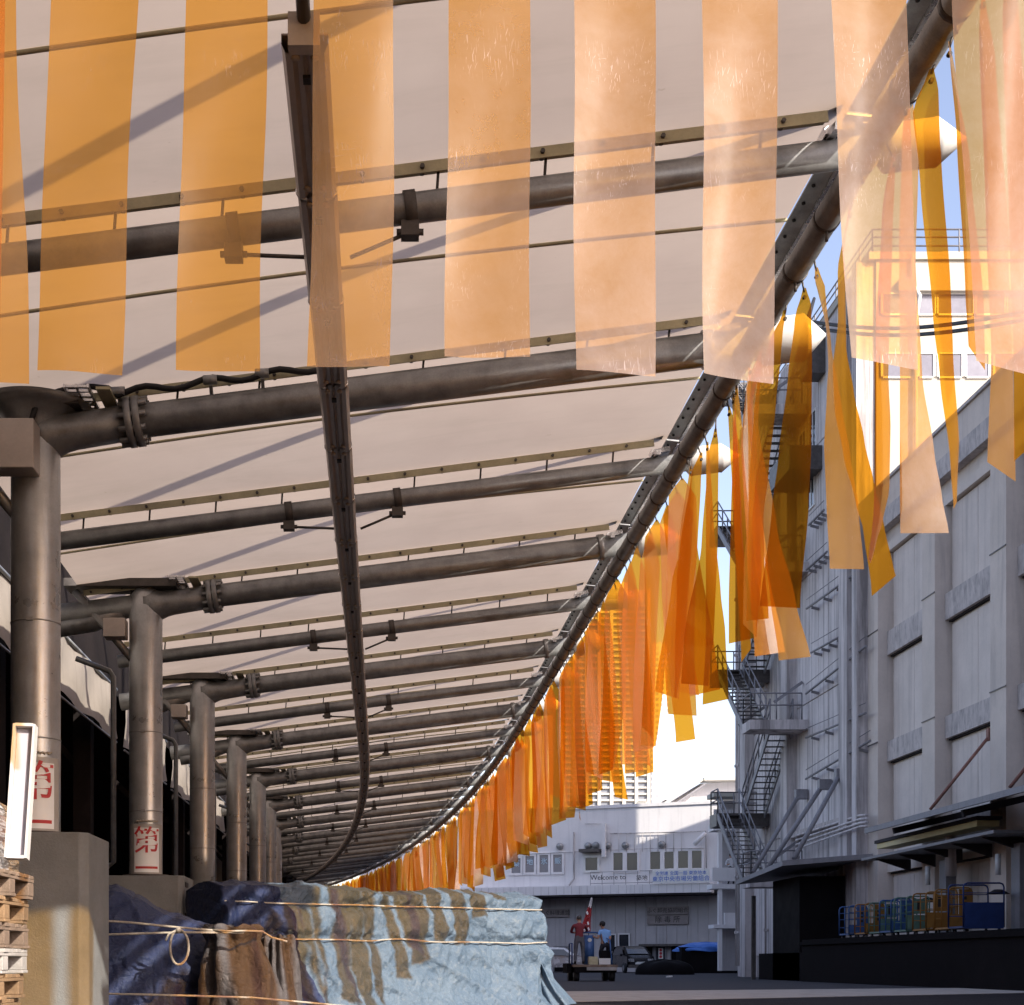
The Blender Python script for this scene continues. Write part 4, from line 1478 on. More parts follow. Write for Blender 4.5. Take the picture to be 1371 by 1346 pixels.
for i in range(22):
    v = i / 21
    row = []
    for k in range(120):
        a = 2 * PI * k / 120
        sx = (abs(math.cos(a)) ** 0.35) * math.copysign(1, math.cos(a))
        sy = (abs(math.sin(a)) ** 0.35) * math.copysign(1, math.sin(a))
        sh = 1.0 - 0.5 * max(0, v - 0.75) ** 2 * 4
        nn = 0.022 * (noise.noise(Vector((sx * 3, sy * 3, v * 9))) + noise.noise(Vector((sx * 9, sy * 9, v * 4 + a))))
        row.append((-2.63 + (0.53 * sh + nn) * sx, 8.1 + (0.47 * sh + nn) * sy, zt + 0.40 * v))
    rows.append(row)
rows.append([(-2.63, 8.1, zt + 0.41)] * 120)
MB().grid(rows, closed=True).build('stretch_film', 'wrap', root)
for (x0, x1, z0, z1, mt) in ((-3.08, -2.68, 0, 0.34, 'wood2'), (-2.65, -2.16, 0, 0.16, 'dark_steel'), (-2.63, -2.19, 0.17, 0.34, 'rust'), (-3.08, -2.43, .345, .37, 'wood')):
    MB().box((x0, 7.72, zt + z0), (x1, 8.48, zt + z1)).build('packed_box', mt, root, bevel=0.01)
# white lamp case standing tilted against the load
a0, a1 = W(22, 1150, 7.45), W(34, 971, 7.55)
d = (a1 - a0)
ux = d.cross(Vector((0, 1, 0))).normalized()
uy = ux.cross(d).normalized()
root = thing('lamp_case', a0, 'long narrow white open case standing tilted beside the wrapped load', 'lamp case')
c = (a0 + a1) / 2
hw, hd, th = 0.058, 0.035, 0.006
MB().obox(c + uy * (-hd if uy.y > 0 else hd) * -1, d / 2, ux * hw, uy * th).build('back_panel', 'foam', root)
s_ = -1 if uy.y > 0 else 1
for q in (-1, 1):
    MB().obox(c + ux * (hw - th) * q, d / 2 * 0.998, ux * th, uy * (hd - th)).build('side_panel', 'foam', root)
    MB().obox(c + d / 2 * 0.985 * q, d.normalized() * 0.008, ux * (hw - 2 * th), uy * (hd - th)).build('end_cap', 'foam', root)
for q in range(12):
    MB().obox(c + d * (q - 5.5) / 12.6 + uy * (0.018 if uy.y > 0 else -0.018), d.normalized() * 0.0285, ux * 0.044, uy * 0.004).build('lining_slat', 'foam_in', root)

# ------------------------------------------------------------------ BEIGE BUILDING (right)
BX, BY0, BY1, BH = 17.5, 5.0, 49.4, CH + 16.4
bg_ = thing('beige_warehouse', (24, 27, 0), 'large beige concrete warehouse with pilasters and stained ledges on the right', 'building')
MB().box((BX + .001, BY0, 0), (36, BY1, BH - 1.5)).build('wall', 'beige', bg_)
MB().box((BX - 0.30, BY0 - .1, BH - 1.62), (36.2, BY1 + 0.05, BH - 1.02)).build('parapet_ledge', 'ledge', bg_)
MB().box((BX - 0.12, BY0, BH - 1.015), (36, BY1, BH)).build('parapet', 'beige', bg_)
MB().box((BX - 0.2, BY0 - .05, BH + .002), (36.1, BY1 + .03, BH + 0.10)).build('coping', 'ledge', bg_)
MB().box((BX - 0.22, BY0, BH - 2.5), (BX - 0.003, BY1, BH - 2.2)).build('parapet_ledge', 'beige', bg_)
pil = [49.55 - 4.95 * k for k in range(9)]
for k, y in enumerate(pil):
    m_ = MB().box((BX - 0.55, y - 1.0, 0), (BX - 0.0, y, BH - 2.52))
    m_.build('pilaster', 'beige', bg_)
    for hz in (CH + 7.45, CH + 11.25):
        MB().box((BX - 0.575, y - 1.02, hz), (BX - 0.552, y + .02, hz + 0.03)).build('joint_bead', 'dark_steel', bg_)
    if k < 8:
        ya, yb = y - 4.94, y - 1.01
        for (z0, z1, mt) in ((CH + 6.80, CH + 7.48, 'ledge'), (CH + 10.4, CH + 11.2, 'ledge'), (CH + 3.05, CH + 3.5, 'beige')):
            MB().box((BX - 0.24, ya, z0), (BX - 0.004, yb, z1)).build('spandrel', mt, bg_)
            MB().box((BX - 0.12, ya, z0 - 0.05), (BX - 0.004, yb, z0 - .003)).build('spandrel_shadow', 'soffit', bg_)  # dark strip painted as the thin shadow line below the spandrel
        for (z0, z1) in ((0.9, CH + 2.9), (CH + 3.52, CH + 6.66), (CH + 7.5, CH + 10.26), (CH + 11.22, CH + 13.85)):
            ym = (ya + yb) / 2
            for (p0, p1) in ((ya + .1, ym - .012), (ym + .012, yb - .1)):
                MB().box((BX - 0.06, p0, z0), (BX - 0.003, p1, z1)).build('wall_panel', 'beige_panel', bg_, bevel=0.006)
# big canopy of this building
cn = thing('loading_canopy', (16.4, 32, CH + 4.1), 'long dark loading canopy projecting from the beige warehouse', 'canopy')
m_ = MB()
m_.add([(15.2, 14, CH + 4.02), (17.1, 14, CH + 4.55), (17.1, 44.4, CH + 4.55), (15.2, 44.4, CH + 4.02), (15.2, 14, CH + 4.10), (17.1, 14, CH + 4.63), (17.1, 44.4, CH + 4.63), (15.2, 44.4, CH + 4.10)],
       [(0, 3, 2, 1), (4, 5, 6, 7), (0, 1, 5, 4), (1, 2, 6, 5), (2, 3, 7, 6), (3, 0, 4, 7)])
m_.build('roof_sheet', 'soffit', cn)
MB().box((15.12, 14, CH + 4.0), (15.19, 44.5, CH + 4.16)).build('edge_gutter', 'awn', cn)
for k in range(30):
    y = 43.6 - k
    MB().bar((15.22, y, CH + 4.11 + .03), (17.08, y, CH + 4.64 + .03), 0.05, 0.04).build('roof_rib', 'awn', cn)
for k in range(6):
    y = 42.5 - 5 * k
    MB().bar((15.3, y, CH + 3.9), (17.4, y, CH + 4.4), 0.12, 0.18).build('bracket_arm', 'soffit', cn)
for (y) in (39.8, 34.8, 29.8):
    o = MB().tube((17.0, y, CH + 6.3), (15.35, y, CH + 4.25), 0.045, 8)
    o.box((16.93, y - .08, CH + 6.15), (16.99, y + .08, CH + 6.5))
    tag(o.build('brace_rod', 'rust', cn))
sb = thing('sign_box', (16.5, 43, CH + 3.8), 'yellowed shallow sign box under the dark loading canopy', 'sign box')
MB().box((16.1, 38.5, CH + 3.66), (16.7, 46.2, CH + 3.82)).build('face', 'yellow', sb)
MB().box((16.05, 38.4, CH + 3.83), (16.75, 46.3, CH + 3.93)).build('casing', 'soffit', sb)
aw = thing('wall_awning', (16.4, 41, CH + 3.3), 'thin grey lower awning with brackets beneath the yellowed sign box', 'awning')
MB().box((15.6, 36.3, CH + 3.28), (16.9, 46.2, CH + 3.36)).build('sheet', 'awn', aw)
for k in range(5):
    m_ = MB().add([(15.8, 45.4 - 2 * k, CH + 3.27), (16.9, 45.4 - 2 * k, CH + 3.27), (16.9, 45.4 - 2 * k, CH + 2.9),
                   (15.8, 45.5 - 2 * k, CH + 3.27), (16.9, 45.5 - 2 * k, CH + 3.27), (16.9, 45.5 - 2 * k, CH + 2.9)],
                  [(0, 2, 1), (3, 4, 5), (0, 1, 4, 3), (1, 2, 5, 4), (2, 0, 3, 5)])
    m_.build('bracket', 'soffit', aw)
# black box painted as the shade under the near part of the canopy
MB().box((15.9, 12, 0), (16.9, 34.6, CH + 3.95)).build('bay_shade_box', 'black', bg_)
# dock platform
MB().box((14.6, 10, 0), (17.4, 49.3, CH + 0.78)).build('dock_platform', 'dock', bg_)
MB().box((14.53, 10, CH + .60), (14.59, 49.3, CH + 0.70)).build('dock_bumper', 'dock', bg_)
# doors/posts, lamps on the wall above the trolleys
for k, (y, zb, zt) in enumerate(((42.1, 0.78, 3.0), (37.3, 0.78, 3.1))):
    r_ = thing('pillar_box', (16.8, y, CH + zb), ['dark upright cabinet on dock behind the green trolley', 'taller dark upright cabinet on dock behind the navy trolley'][k], 'cabinet')
    MB().box((16.6, y - .25, CH + zb), (16.9, y + .25, CH + zt)).build('body', 'awn', r_)
    MB().tube((16.3, y + .35, CH + 2.3), (16.3, y + .35, CH + 2.85), 0.07, 10).build('white_lamp', 'white', r_)
    MB().tube((16.3, y + .35, CH + 1.80), (16.3, y + .35, CH + 1.92), 0.3, 12, r1=.1).build('shade', 'soffit', r_)
vt = thing('duct_pipe', (16.7, 43.2, CH + 2.4), 'hanging grey duct under the thin awning', 'duct')
MB().tube((16.6, 41.5, CH + 2.5), (16.6, 41.5, CH + 3.9), 0.16, 12).build('pipe', 'lilac', vt)

# trolleys on the dock
def trolley(px, mt, w, h, kind, label, X=15.6, panel=None):
    Y = F * X / (px - PX)
    zb = CH + 0.78
    root = thing('platform_trolley', (X, Y, zb), label, 'trolley', 'painted trolleys parked on the dock')
    x0, x1 = X - w / 2, X + w / 2
    MB().box((x0, Y, zb + 0.12), (x1, Y + 1.0, zb + 0.17)).build('deck', mt, root)
    for sx in (x0 + .08, x1 - .08):
        for sy in (Y + .1, Y + .9):
            MB().tube((sx - .02, sy, zb + .06), (sx + .02, sy, zb + .06), 0.06, 10).build('wheel', 'rubber', root)
    for n_, y in (('front_frame', Y), ('rear_frame', Y + .97)):
        m_ = MB()
        r = 0.022
        c = 0.10
        m_.pipe([(x0, y, zb + .14), (x0, y, zb + h - c), (x0 + c * .3, y, zb + h - c * .3), (x0 + c, y, zb + h), (x1 - c, y, zb + h), (x1 - c * .3, y, zb + h - c * .3), (x1, y, zb + h - c), (x1, y, zb + .14)], r, 8)
        if kind != 'cage':
            m_.tube((x0 + w * .3, y, zb + .14), (x0 + w * .3, y, zb + h), r * .8, 8)
        for q in (0.35, 0.6, 0.8):
            m_.tube((x0, y, zb + h * q), (x1, y, zb + h * q), r * 0.6, 6)
        m_.build(n_, mt, root)
    pm = panel or mt
    if kind == 'panel':
        MB().box((x0 + w * .42, Y - .03, zb + .18), (x1 - .02, Y - .008, zb + h * 0.97)).build('side_panel', pm, root)
        MB().box((x0 + .01, Y - .03, zb + .18), (x0 + w * .42 - .005, Y - .008, zb + h * 0.42)).build('low_panel', pm, root)
    elif kind == 'low':
        MB().box((x0 + .02, Y - .03, zb + .18), (x1 - .02, Y - .008, zb + h * 0.52)).build('low_panel', pm, root)
        MB().box((x0 + w * .3, Y - .03, zb + h * .55), (x1 - .05, Y - .008, zb + h * 0.93)).build('side_panel', pm, root)
        MB().box((x0 + w * .45, Y - .034, zb + h * .62), (x0 + w * .6, Y - .031, zb + h * 0.88)).build('worn_mark', 'dark_ink', root)
    else:
        MB().box((x0 + .02, Y - .03, zb + .10), (x1 - .02, Y - .008, zb + h * 0.60)).build('low_panel', pm, root)
    if kind == 'panel':
        for q in range(3):
            MB().box((x0 + w * .62, Y - .034, zb + h * (.5 + .12 * q)), (x0 + w * .75, Y - .031, zb + h * (.57 + .12 * q))).build('worn_mark', 'dark_ink', root)
    return root


trolley(1149, 'blue', 0.60, 1.06, 'panel', 'bright blue trolley at the left end of the row on the dock')
trolley(1171, 'orange', 0.60, 1.08, 'panel', 'orange trolley between the leftmost blue one and a green one')
trolley(1190, 'green', 0.55, 1.08, 'low', 'green framed trolley half hidden behind second blue trolley')
trolley(1207, 'blue', 0.62, 1.10, 'panel', 'blue trolley with a green panel behind, in mid row on the dock', X=15.5)
trolley(1229, 'green', 0.66, 1.12, 'low', 'pale green trolley with stepped panel in the middle of the dock row', X=15.5)
trolley(1257, 'orange', 0.72, 1.18, 'low', 'larger orange trolley right of the pale green one')
trolley(1286, 'orange', 0.62, 1.22, 'panel', 'darker orange trolley just left of the big navy trolley')
trolley(1317, 'navy', 1.05, 1.28, 'cage', 'big navy blue trolley with rounded frame at right end of the dock row', X=15.7)

# ------------------------------------------------------------------ GREY-LILAC BUILDING with stair
GX, GY0, GY1, GH = 17.0, 49.52, 67.6, CH + 24.2
gb = thing('grey_cold_store', (30, 58, 0), 'tall stained grey cold store with outside stair, pipes and sunlit white end wall', 'building')
MB().box((GX, GY0, 0), (48, GY1, GH)).build('wall', 'lilac', gb)
MB().box((GX + 0.2, GY0 - 0.10, CH + 15.0), (48, GY0 - .003, GH)).build('end_wall_render', 'cream', gb)
MB().box((GX - .08, GY0 - .2, GH + .003), (48.1, GY1 + .1, GH + .25)).build('roof_coping', 'cream', gb)
MB().box((GX + 0.9, GY0 - .35, GH - 1.15), (48, GY0 - .103, GH - .75)).build('end_ledge', 'cream', gb)
for y0 in (65.0, 58.4, 51.0):
    MB().box((GX - .45, y0 - .45, 0), (GX - .003, y0 + .45, GH - .02)).build('pilaster', 'lilac', gb)
MB().box((GX - .45, GY0 + .01, 0), (GX - .003, GY0 + .5, GH - .02)).build('pilaster', 'lilac', gb)
for k in range(14):
    y = 50.2 + k * 1.22
    for (z0, z1) in ((CH + 0.3, CH + 5.2), (CH + 5.25, CH + 10.2), (CH + 10.25, CH + 15.2), (CH + 15.25, CH + 19.9), (CH + 19.95, CH + 23.9)):
        if y + 1.2 < GY1:
            MB().box((GX - 0.05, y + .02, z0), (GX - 0.003, y + 1.2, z1)).build('wall_panel', 'lilac_panel', gb, bevel=.006)
MB().box((GX - 0.33, 51.6, CH + 5.02), (GX - 0.052, 57.9, CH + 5.24)).build('floor_ledge', 'ledge', gb)
# end wall windows (white frames)
s0 = F / (GY0 - .1)
for (px0, px1, py0, py1) in ((1180, 1226, 395, 421), (1228, 1252, 395, 421), (1254, 1303, 395, 421), (1305, 1345, 395, 421), (1347, 1371, 395, 421),
                              (1180, 1226, 475, 505), (1229, 1250, 475, 505), (1255, 1288, 475, 505), (1292, 1324, 475, 505), (1330, 1371, 475, 505)):
    x0, x1 = (px0 - PX) / s0, (px1 - PX) / s0
    z0, z1 = CH + (PY - py1) / s0, CH + (PY - py0) / s0
    if x0 < GX + .3:
        continue
    fr = MB()
    yy = GY0 - .1
    for (a, b, c, d_) in ((x0 - .04, x0 + .04, z0, z1), (x1 - .04, x1 + .04, z0, z1)):
        fr.box((a, yy - .07, c), (b, yy - .003, d_))
    fr.box((x0 + .041, yy - .07, z0 - .06), (x1 - .041, yy - .003, z0))
    fr.box((x0 + .041, yy - .07, z1), (x1 - .041, yy - .003, z1 + .05))
    w_ = fr.build('window', 'white', gb)
    MB().box((x0 + .041, yy - .03, z0 + .001), (x1 - .041, yy - .004, z1 - .001)).build('pane', 'glass_grey', w_)
# roof railing
m_ = MB()
for zz in (0.55, 0.85, 1.12):
    m_.tube((GX + .1, GY0, GH + zz), (30, GY0, GH + zz), 0.03, 6)
    m_.tube((GX + .1, GY0, GH + zz), (GX + .1, GY1, GH + zz), 0.03, 6)
for k in range(13):
    m_.tube((GX + .1 + k, GY0, GH + .2), (GX + .1 + k, GY0, GH + 1.12), 0.03, 6)
for k in range(14):
    m_.tube((GX + .1, GY0 + 1.3 * k, GH + .2), (GX + .1, GY0 + 1.3 * k, GH + 1.12), 0.03, 6)
m_.build('roof_railing', 'awn', gb)
MB().box((20.3, 51.5, GH + .25), (23.2, 54, GH + 1.35)).build('roof_room', 'cream', gb)
pts = [(18.4, GY0 - .2, GH + .2), (18.4, GY0 - .25, GH - .9), (18.55, GY0 - .5, GH - 1.4), (18.5, GY0 - .25, GH - 2.2), (18.5, GY0 - .25, CH + 14)]
MB().pipe(pts, 0.07, 8).build('drainpipe', 'white', gb)
# windows, box and vents on the street wall
for (y, z, w, h) in ((55.7, 20.6, 0.9, 1.6), (57.0, 20.3, 0.9, 1.6), (55.9, 18.3, 0.9, 1.2), (52.0, 20.8, .45, 1.1), (50.6, 21.3, .45, 1.1)):
    w_ = MB()
    z += CH
    w_.box((GX - .11, y - w / 2, z - h / 2), (GX - .052, y - w / 2 + .07, z + h / 2))
    w_.box((GX - .11, y + w / 2 - .07, z - h / 2), (GX - .052, y + w / 2, z + h / 2))
    w_.box((GX - .11, y - w / 2 + .071, z - h / 2), (GX - .052, y + w / 2 - .071, z - h / 2 + .07))
    w_.box((GX - .11, y - w / 2 + .071, z + h / 2 - .07), (GX - .052, y + w / 2 - .071, z + h / 2))
    w_.box((GX - .10, y - .03, z - h / 2 + .071), (GX - .052, y + .03, z + h / 2 - .071))
    q = w_.build('window', 'white', gb)
    MB().box((GX - .08, y - w / 2 + .071, z - h / 2 + .071), (GX - .053, y + w / 2 - .071, z + h / 2 - .071)).build('pane', 'glass', q)
MB().box((GX - .75, 54.2, CH + 22.3), (GX - .06, 55.1, CH + 24.0)).build('wall_box', 'dark_steel', gb)
MB().box((GX - 1.3, 54.6, CH + 18.8), (GX - .06, 57.4, CH + 19.7)).build('wall_platform', 'dark_steel', gb)
for (p, q) in (((1079, 929), (1160, 865)), ((1079, 988), (1159, 955)), ((1079, 1043), (1165, 992)), ((1086, 874), (1127, 851)), ((1083, 703), (1103, 683)), ((1080, 763), (1107, 739)), ((1080, 815), (1150, 765))):
    a, b_ = WX(*p, GX - .35), WX(*q, GX - .35)
    m_ = MB().tube(a, b_, 0.045, 8)
    m_.tube(a + Vector((0, 0, .35)), b_ + Vector((0, 0, .35)), 0.015, 6)
    n_ = 4
    for k in range(n_):
        c = a.lerp(b_, (k + .4) / n_)
        m_.bar(c + Vector((0, 0, -.08)), c + Vector((.33, 0, -.16)), 0.07, 0.09)
    m_.build('bracketed_pipe', 'awn', gb)
for k in range(4):
    a, b_ = WX(1066, 1119 + 6 * k, GX - .4 - .06 * k), WX(1151, 1092 + 5 * k, GX - .4 - .06 * k)
    c_ = WX(1162, 1091 + 5 * k, GX - .4 - .06 * k)
    m_ = MB().pipe([a + Vector((.2, .3, -.5)), a, b_, c_], 0.04, 8)
    m_.build('pipe_run', 'lilac_panel', gb)
for (y, r) in ((50.4, .05), (50.75, .04), (50.05, .035), (67.2, .06), (66.7, .05), (62.2, .04)):
    m_ = MB().tube((GX - .16, y, 0.5), (GX - .16, y, GH - .5), r, 8)
    for k in range(9):
        m_.box((GX - .25, y - .08, 2 + 2.6 * k), (GX - .055, y + .08, 2.12 + 2.6 * k))
    m_.build('drainpipe', 'lilac_panel', gb)

# struts and awning over the loading door
lc = thing('door_canopy', (15.5, 52.5, CH + 3.3), 'dark flat canopy held by three long diagonal struts on the grey cold store', 'canopy')
m_ = MB()
m_.add([(13.9, 55.6, CH + 3.02), (13.9, 49.2, CH + 3.32), (16.9, 48.9, CH + 3.55), (16.9, 55.6, CH + 3.3), (13.9, 55.6, CH + 3.18), (13.9, 49.2, CH + 3.50), (16.9, 48.9, CH + 3.72), (16.9, 55.6, CH + 3.46)],
       [(0, 3, 2, 1), (4, 5, 6, 7), (0, 1, 5, 4), (1, 2, 6, 5), (2, 3, 7, 6), (3, 0, 4, 7)])
m_.build('roof_sheet', 'awn', lc)
for (p, q) in (((1080, 1062), (1008, 1168)), ((1112, 1049), (1028, 1162)), ((1135, 1035), (1063, 1150))):
    a = WX(*p, GX - .1)
    b_ = WX(*q, 14.5)
    m_ = MB().tube(a + Vector((-.25, 0, 0)), b_, 0.085, 10)
    m_.bar(a + Vector((-.45, 0, -.05)), a + Vector((0, 0, -.05)), .3, .38)
    m_.build('strut', 'awn', lc)
MB().box((14.9, 50.6, 0.0), (16.5, 54.0, CH + 3.05)).build('door_shade_box', 'black', gb)  # black box painted as the deep shade below the door canopy
MB().box((14.9, 49.5, 0.0), (16.1, 56, CH + .35)).build('loading_step', 'dock', gb)
for y in (54.9,):
    MB().box((14.35, y, 0), (14.5, y + .15, CH + 2.56)).build('post', 'dark_steel', lc)

# zigzag stair
st = thing('outside_stair', (15.8, 59.5, 0), 'steel zigzag fire stair with concrete landings on the side of the grey cold store', 'stair')
XO0, XO1, XI0, XI1 = 14.7, 15.62, 15.78, 16.7
YN, YF = 57.6, 61.9
def rail(m_, pts, h=1.05, r=.03):
    pts = [Vector(p) for p in pts]
    for hh in (h, h * .55):
        m_.pipe([p + Vector((0, 0, hh)) for p in pts], r, 6)
    for a, b_ in zip(pts, pts[1:]):
        n_ = max(1, int((b_ - a).length / 1.0))
        for k in range(n_ + 1):
            c = a.lerp(b_, k / n_)
            m_.tube(c, c + Vector((0, 0, h)), r, 6)
def flight(x0, x1, ya, za, yb, zb):
    """from the upper end (ya,za) to the lower end (yb,zb)"""
    for x in (x0, x1):
        MB().bar((x, ya, za - .12), (x, yb, zb - .12), 0.06, 0.26).build('stringer', 'awn', st)
    n_ = 15
    for k in range(n_):
        f = (k + .5) / n_
        y, z = ya + (yb - ya) * f, za + (zb - za) * f
        MB().box((x0 + .035, y - .13, z - .025), (x1 - .035, y + .13, z)).build('tread', 'dark_steel', st)
    for x in (x0, x1):
        m_ = MB()
        rail(m_, [(x, ya, za), (x, yb, zb)])
        m_.build('handrail', 'awn', st)
for lv in range(4):
    zn = CH + 3.35 + 6.2 * lv
    zf = zn + 3.1
    MB().box((XO0 - .05, YN - 1.25, zn - .38), (GX - .06, YN, zn)).build('landing', 'lilac', st)
    m_ = MB()
    rail(m_, [(XO0, YN - 1.2, zn), (GX - .3, YN - 1.2, zn)])
    rail(m_, [(XO0, YN, zn), (XO0, YN - 1.2, zn)])
    m_.build('landing_rail', 'awn', st)
    if zf < 26.5:
        MB().box((XO0 - .05, YF, zf - .55), (GX - .06, YF + 1.3, zf)).build('landing', 'dark_steel', st)
        m_ = MB()
        rail(m_, [(XO0, YF, zf), (XO0, YF + 1.25, zf), (XI1, YF + 1.25, zf)])
        m_.build('landing_rail', 'awn', st)
        flight(XO0, XO1, YF, zf, YN, zn)
    if zn > 5:
        flight(XI0, XI1, YN, zn, YF, zf - 6.2)
    for y in (YN - .6, YF + .7):
        MB().bar((GX - 0.1, y, zn + 1.6), (XI0, y, zn + 0.8), .09, .12).build('wall_bracket', 'awn', st)

# hidden blocks added to shade the far facade
hb_ = thing('rear_shade_block', (30, 78, 0), 'unseen block added behind the grey cold store to shade the far office', 'building')
MB().box((21.6, 72, 0), (29.9, 84, CH + 29.5)).build('wall', 'lilac', hb_)
MB().box((29.91, 70, 0), (60, 84, CH + 20)).build('low_shade_wall', 'lilac', hb_)

# cables across
for k, (dz, dx) in enumerate(((0, 0), (-.35, 0.3))):
    a, b_ = W(1080, 430 + 8 * k, 46), W(1400, 412 + 11 * k, 33)
    pts = [a.lerp(b_, q / 16) + Vector((0, 0, -.35 * math.sin(PI * q / 16))) for q in range(17)]
    pts = [W(1090, 400, 49.3)] + pts
    o = MB().pipe(pts, 0.055, 6).build('overhead_cable', 'rubber')
    tag(o, ['upper black overhead cable crossing the white end wall', 'lower black overhead cable crossing the white end wall'][k], 'cable', 'black overhead cables')

# ------------------------------------------------------------------ FAR MARKET BUILDING
class Wall:
    def __init__(s, P, Q):
        s.P = Vector((P[0], P[1], 0))
        s.u = (Vector((Q[0], Q[1], 0)) - s.P).normalized()
        s.n = Vector((s.u.y, -s.u.x, 0))

    def at(s, px, py, d=0.0):
        P = s.P + s.n * d
        r = Vector(((px - PX) / F, 1, 0))
        # P + a u = t r
        det = s.u.x * (-r.y) - (-r.x) * s.u.y
        a = ((-P.x) * (-r.y) - (-r.x) * (-P.y)) / det
        p = P + s.u * a
        return a, CH + (PY - py) * p.y / F

    def box(s, m_, a0, a1, z0, z1, d0, d1, m=0):
        c = s.P + s.u * (a0 + a1) / 2 + s.n * (d0 + d1) / 2 + Vector((0, 0, (z0 + z1) / 2))
        return m_.obox(c, s.u * (a1 - a0) / 2, s.n * abs(d1 - d0) / 2, Vector((0, 0, (z1 - z0) / 2)), m)

    def rect(s, px0, py0, px1, py1, d=0):
        a0, _ = s.at(px0, py0, d)
        a1, _ = s.at(px1, py1, d)
        pm = (px0 + px1) / 2
        return a0, a1, s.at(pm, py1, d)[1], s.at(pm, py0, d)[1]

    def pt(s, a, z, d=0):
        return s.P + s.u * a + s.n * d + Vector((0, 0, z))


FW = Wall((11.63, 101.5), (22.76, 96.7))
def z6(x, y):
    return 680 + .2918 * x, 1040 + .2918 * y
fb = thing('market_office', (15, 103, 0), 'white two-storey market office building with signs and a long balcony at the far end', 'building')
ZR = FW.at(754, 1085)[1]
ZB1, ZB0 = FW.at(840, 1186)[1], FW.at(840, 1198)[1]
aR = FW.at(956, 1190)[0]
m_ = MB(); FW.box(m_, -14, aR + 6, ZB0 + .3, ZR, -14, 0); m_.build('upper_wall', 'farwall', fb)
m_ = MB(); FW.box(m_, -14, aR + 6, ZR + .003, ZR + .22, -14.1, .10); m_.build('roof_coping', 'farwall', fb)
m_ = MB(); FW.box(m_, -14, aR + 5.9, 0, ZB0 + .297, -13.9, -1.2); m_.build('lower_wall', 'fardark', fb)
for k in range(34):
    a = -8 + k * 0.72
    m_ = MB(); FW.box(m_, a, a + .05, 0.05, ZB0 - .02, -1.197, -1.15); m_.build('wall_batten', 'fardark', fb)
m_ = MB(); FW.box(m_, -14, aR, ZB0, ZB1, .003, 1.3); m_.build('balcony', 'farwall', fb)
for k in range(40):
    a = -9 + k * 0.55
    if a < aR - .1:
        m_ = MB(); FW.box(m_, a, a + .02, ZB0 + .02, ZB1 - .02, 1.303, 1.32); m_.build('fascia_seam', 'fardark', fb)
m_ = MB(); FW.box(m_, -13.9, aR, ZB0 - .12, ZB0 - .003, -1.1, 1.2); m_.build('balcony_soffit', 'soffit', fb)
# upper windows
wins = [(18, 375, 60, 443), (82, 365, 122, 440), (147, 360, 187, 440), (210, 358, 250, 438), (358, 372, 412, 430), (486, 350, 528, 430), (548, 350, 595, 430), (655, 345, 700, 425), (720, 345, 762, 422), (783, 342, 828, 420), (846, 340, 890, 420)]
chars = '築地氷販'
for k, (x0, y0, x1, y1) in enumerate(wins):
    p0, p1 = z6(x0, y0), z6(x1, y1)
    a0, a1, z0, z1 = FW.rect(*p0, *p1)
    fr = MB()
    t_ = .16
    for (b0, b1, c0, c1) in ((a0 - t_, a0, z0 - t_, z1 + t_), (a1, a1 + t_, z0 - t_, z1 + t_), (a0, a1, z0 - t_, z0), (a0, a1, z1, z1 + t_)):
        FW.box(fr, b0 + .001, b1 - .001, c0, c1, .003, .12)
    q = fr.build('window', 'farwall' if k != 4 else 'white', fb)
    m_ = MB(); FW.box(m_, a0, a1, z0, z1, .004, .05); m_.build('pane', 'glass' if k > 3 else 'glass_grey', q)
    if k < 4:
        text_mesh('lettering', chars[k], (a1 - a0) * .75, 'teal_ink', q, FW.pt((a0 + a1) / 2, z0 + (z1 - z0) * .62, .06), FW.u, FW.n)
a0, a1, z0, z1 = FW.rect(*z6(340, 335), *z6(430, 362))
m_ = MB(); FW.box(m_, a0, a1, z0 + .2, z1, .003, .9); m_.build('window_hood', 'dark_steel', fb)
for (x, y) in ((240, 320), (370, 318), (405, 316), (460, 316), (540, 316), (708, 312)):
    a, z = FW.at(*z6(x, y))
    m_ = MB().ball(tuple(FW.pt(a, z, .12)), .26, 12); m_.build('vent_cowl', 'galv', fb)
def fpipe(pts, r, nm, mt='lilac', d=.15):
    P = []
    for (x, y) in pts:
        a, z = FW.at(*z6(x, y))
        P.append(FW.pt(a, z, d))
    MB().pipe(P, r, 6).build(nm, mt, fb)
fpipe([(305, 255), (305, 470), (282, 500)], .06, 'drainpipe')
fpipe([(355, 217), (440, 217), (440, 360)], .03, 'conduit')
fpipe([(470, 262), (800, 255), (910, 250), (912, 420)], .035, 'conduit')
for x in range(475, 800, 36):
    fpipe([(x, 262), (x, 345)], .02, 'railing_bar')
fpipe([(0, 360), (655, 330), (900, 330)], .02, 'conduit')
a0, a1, z0, z1 = FW.rect(*z6(438, 215), *z6(455, 370))
m_ = MB(); FW.box(m_, a0, a1, z0, z1, .2, .5); m_.build('white_duct', 'farwall', fb)
fpipe([(862, 315), (915, 262)], .16, 'slanted_duct', 'farwall', .6)
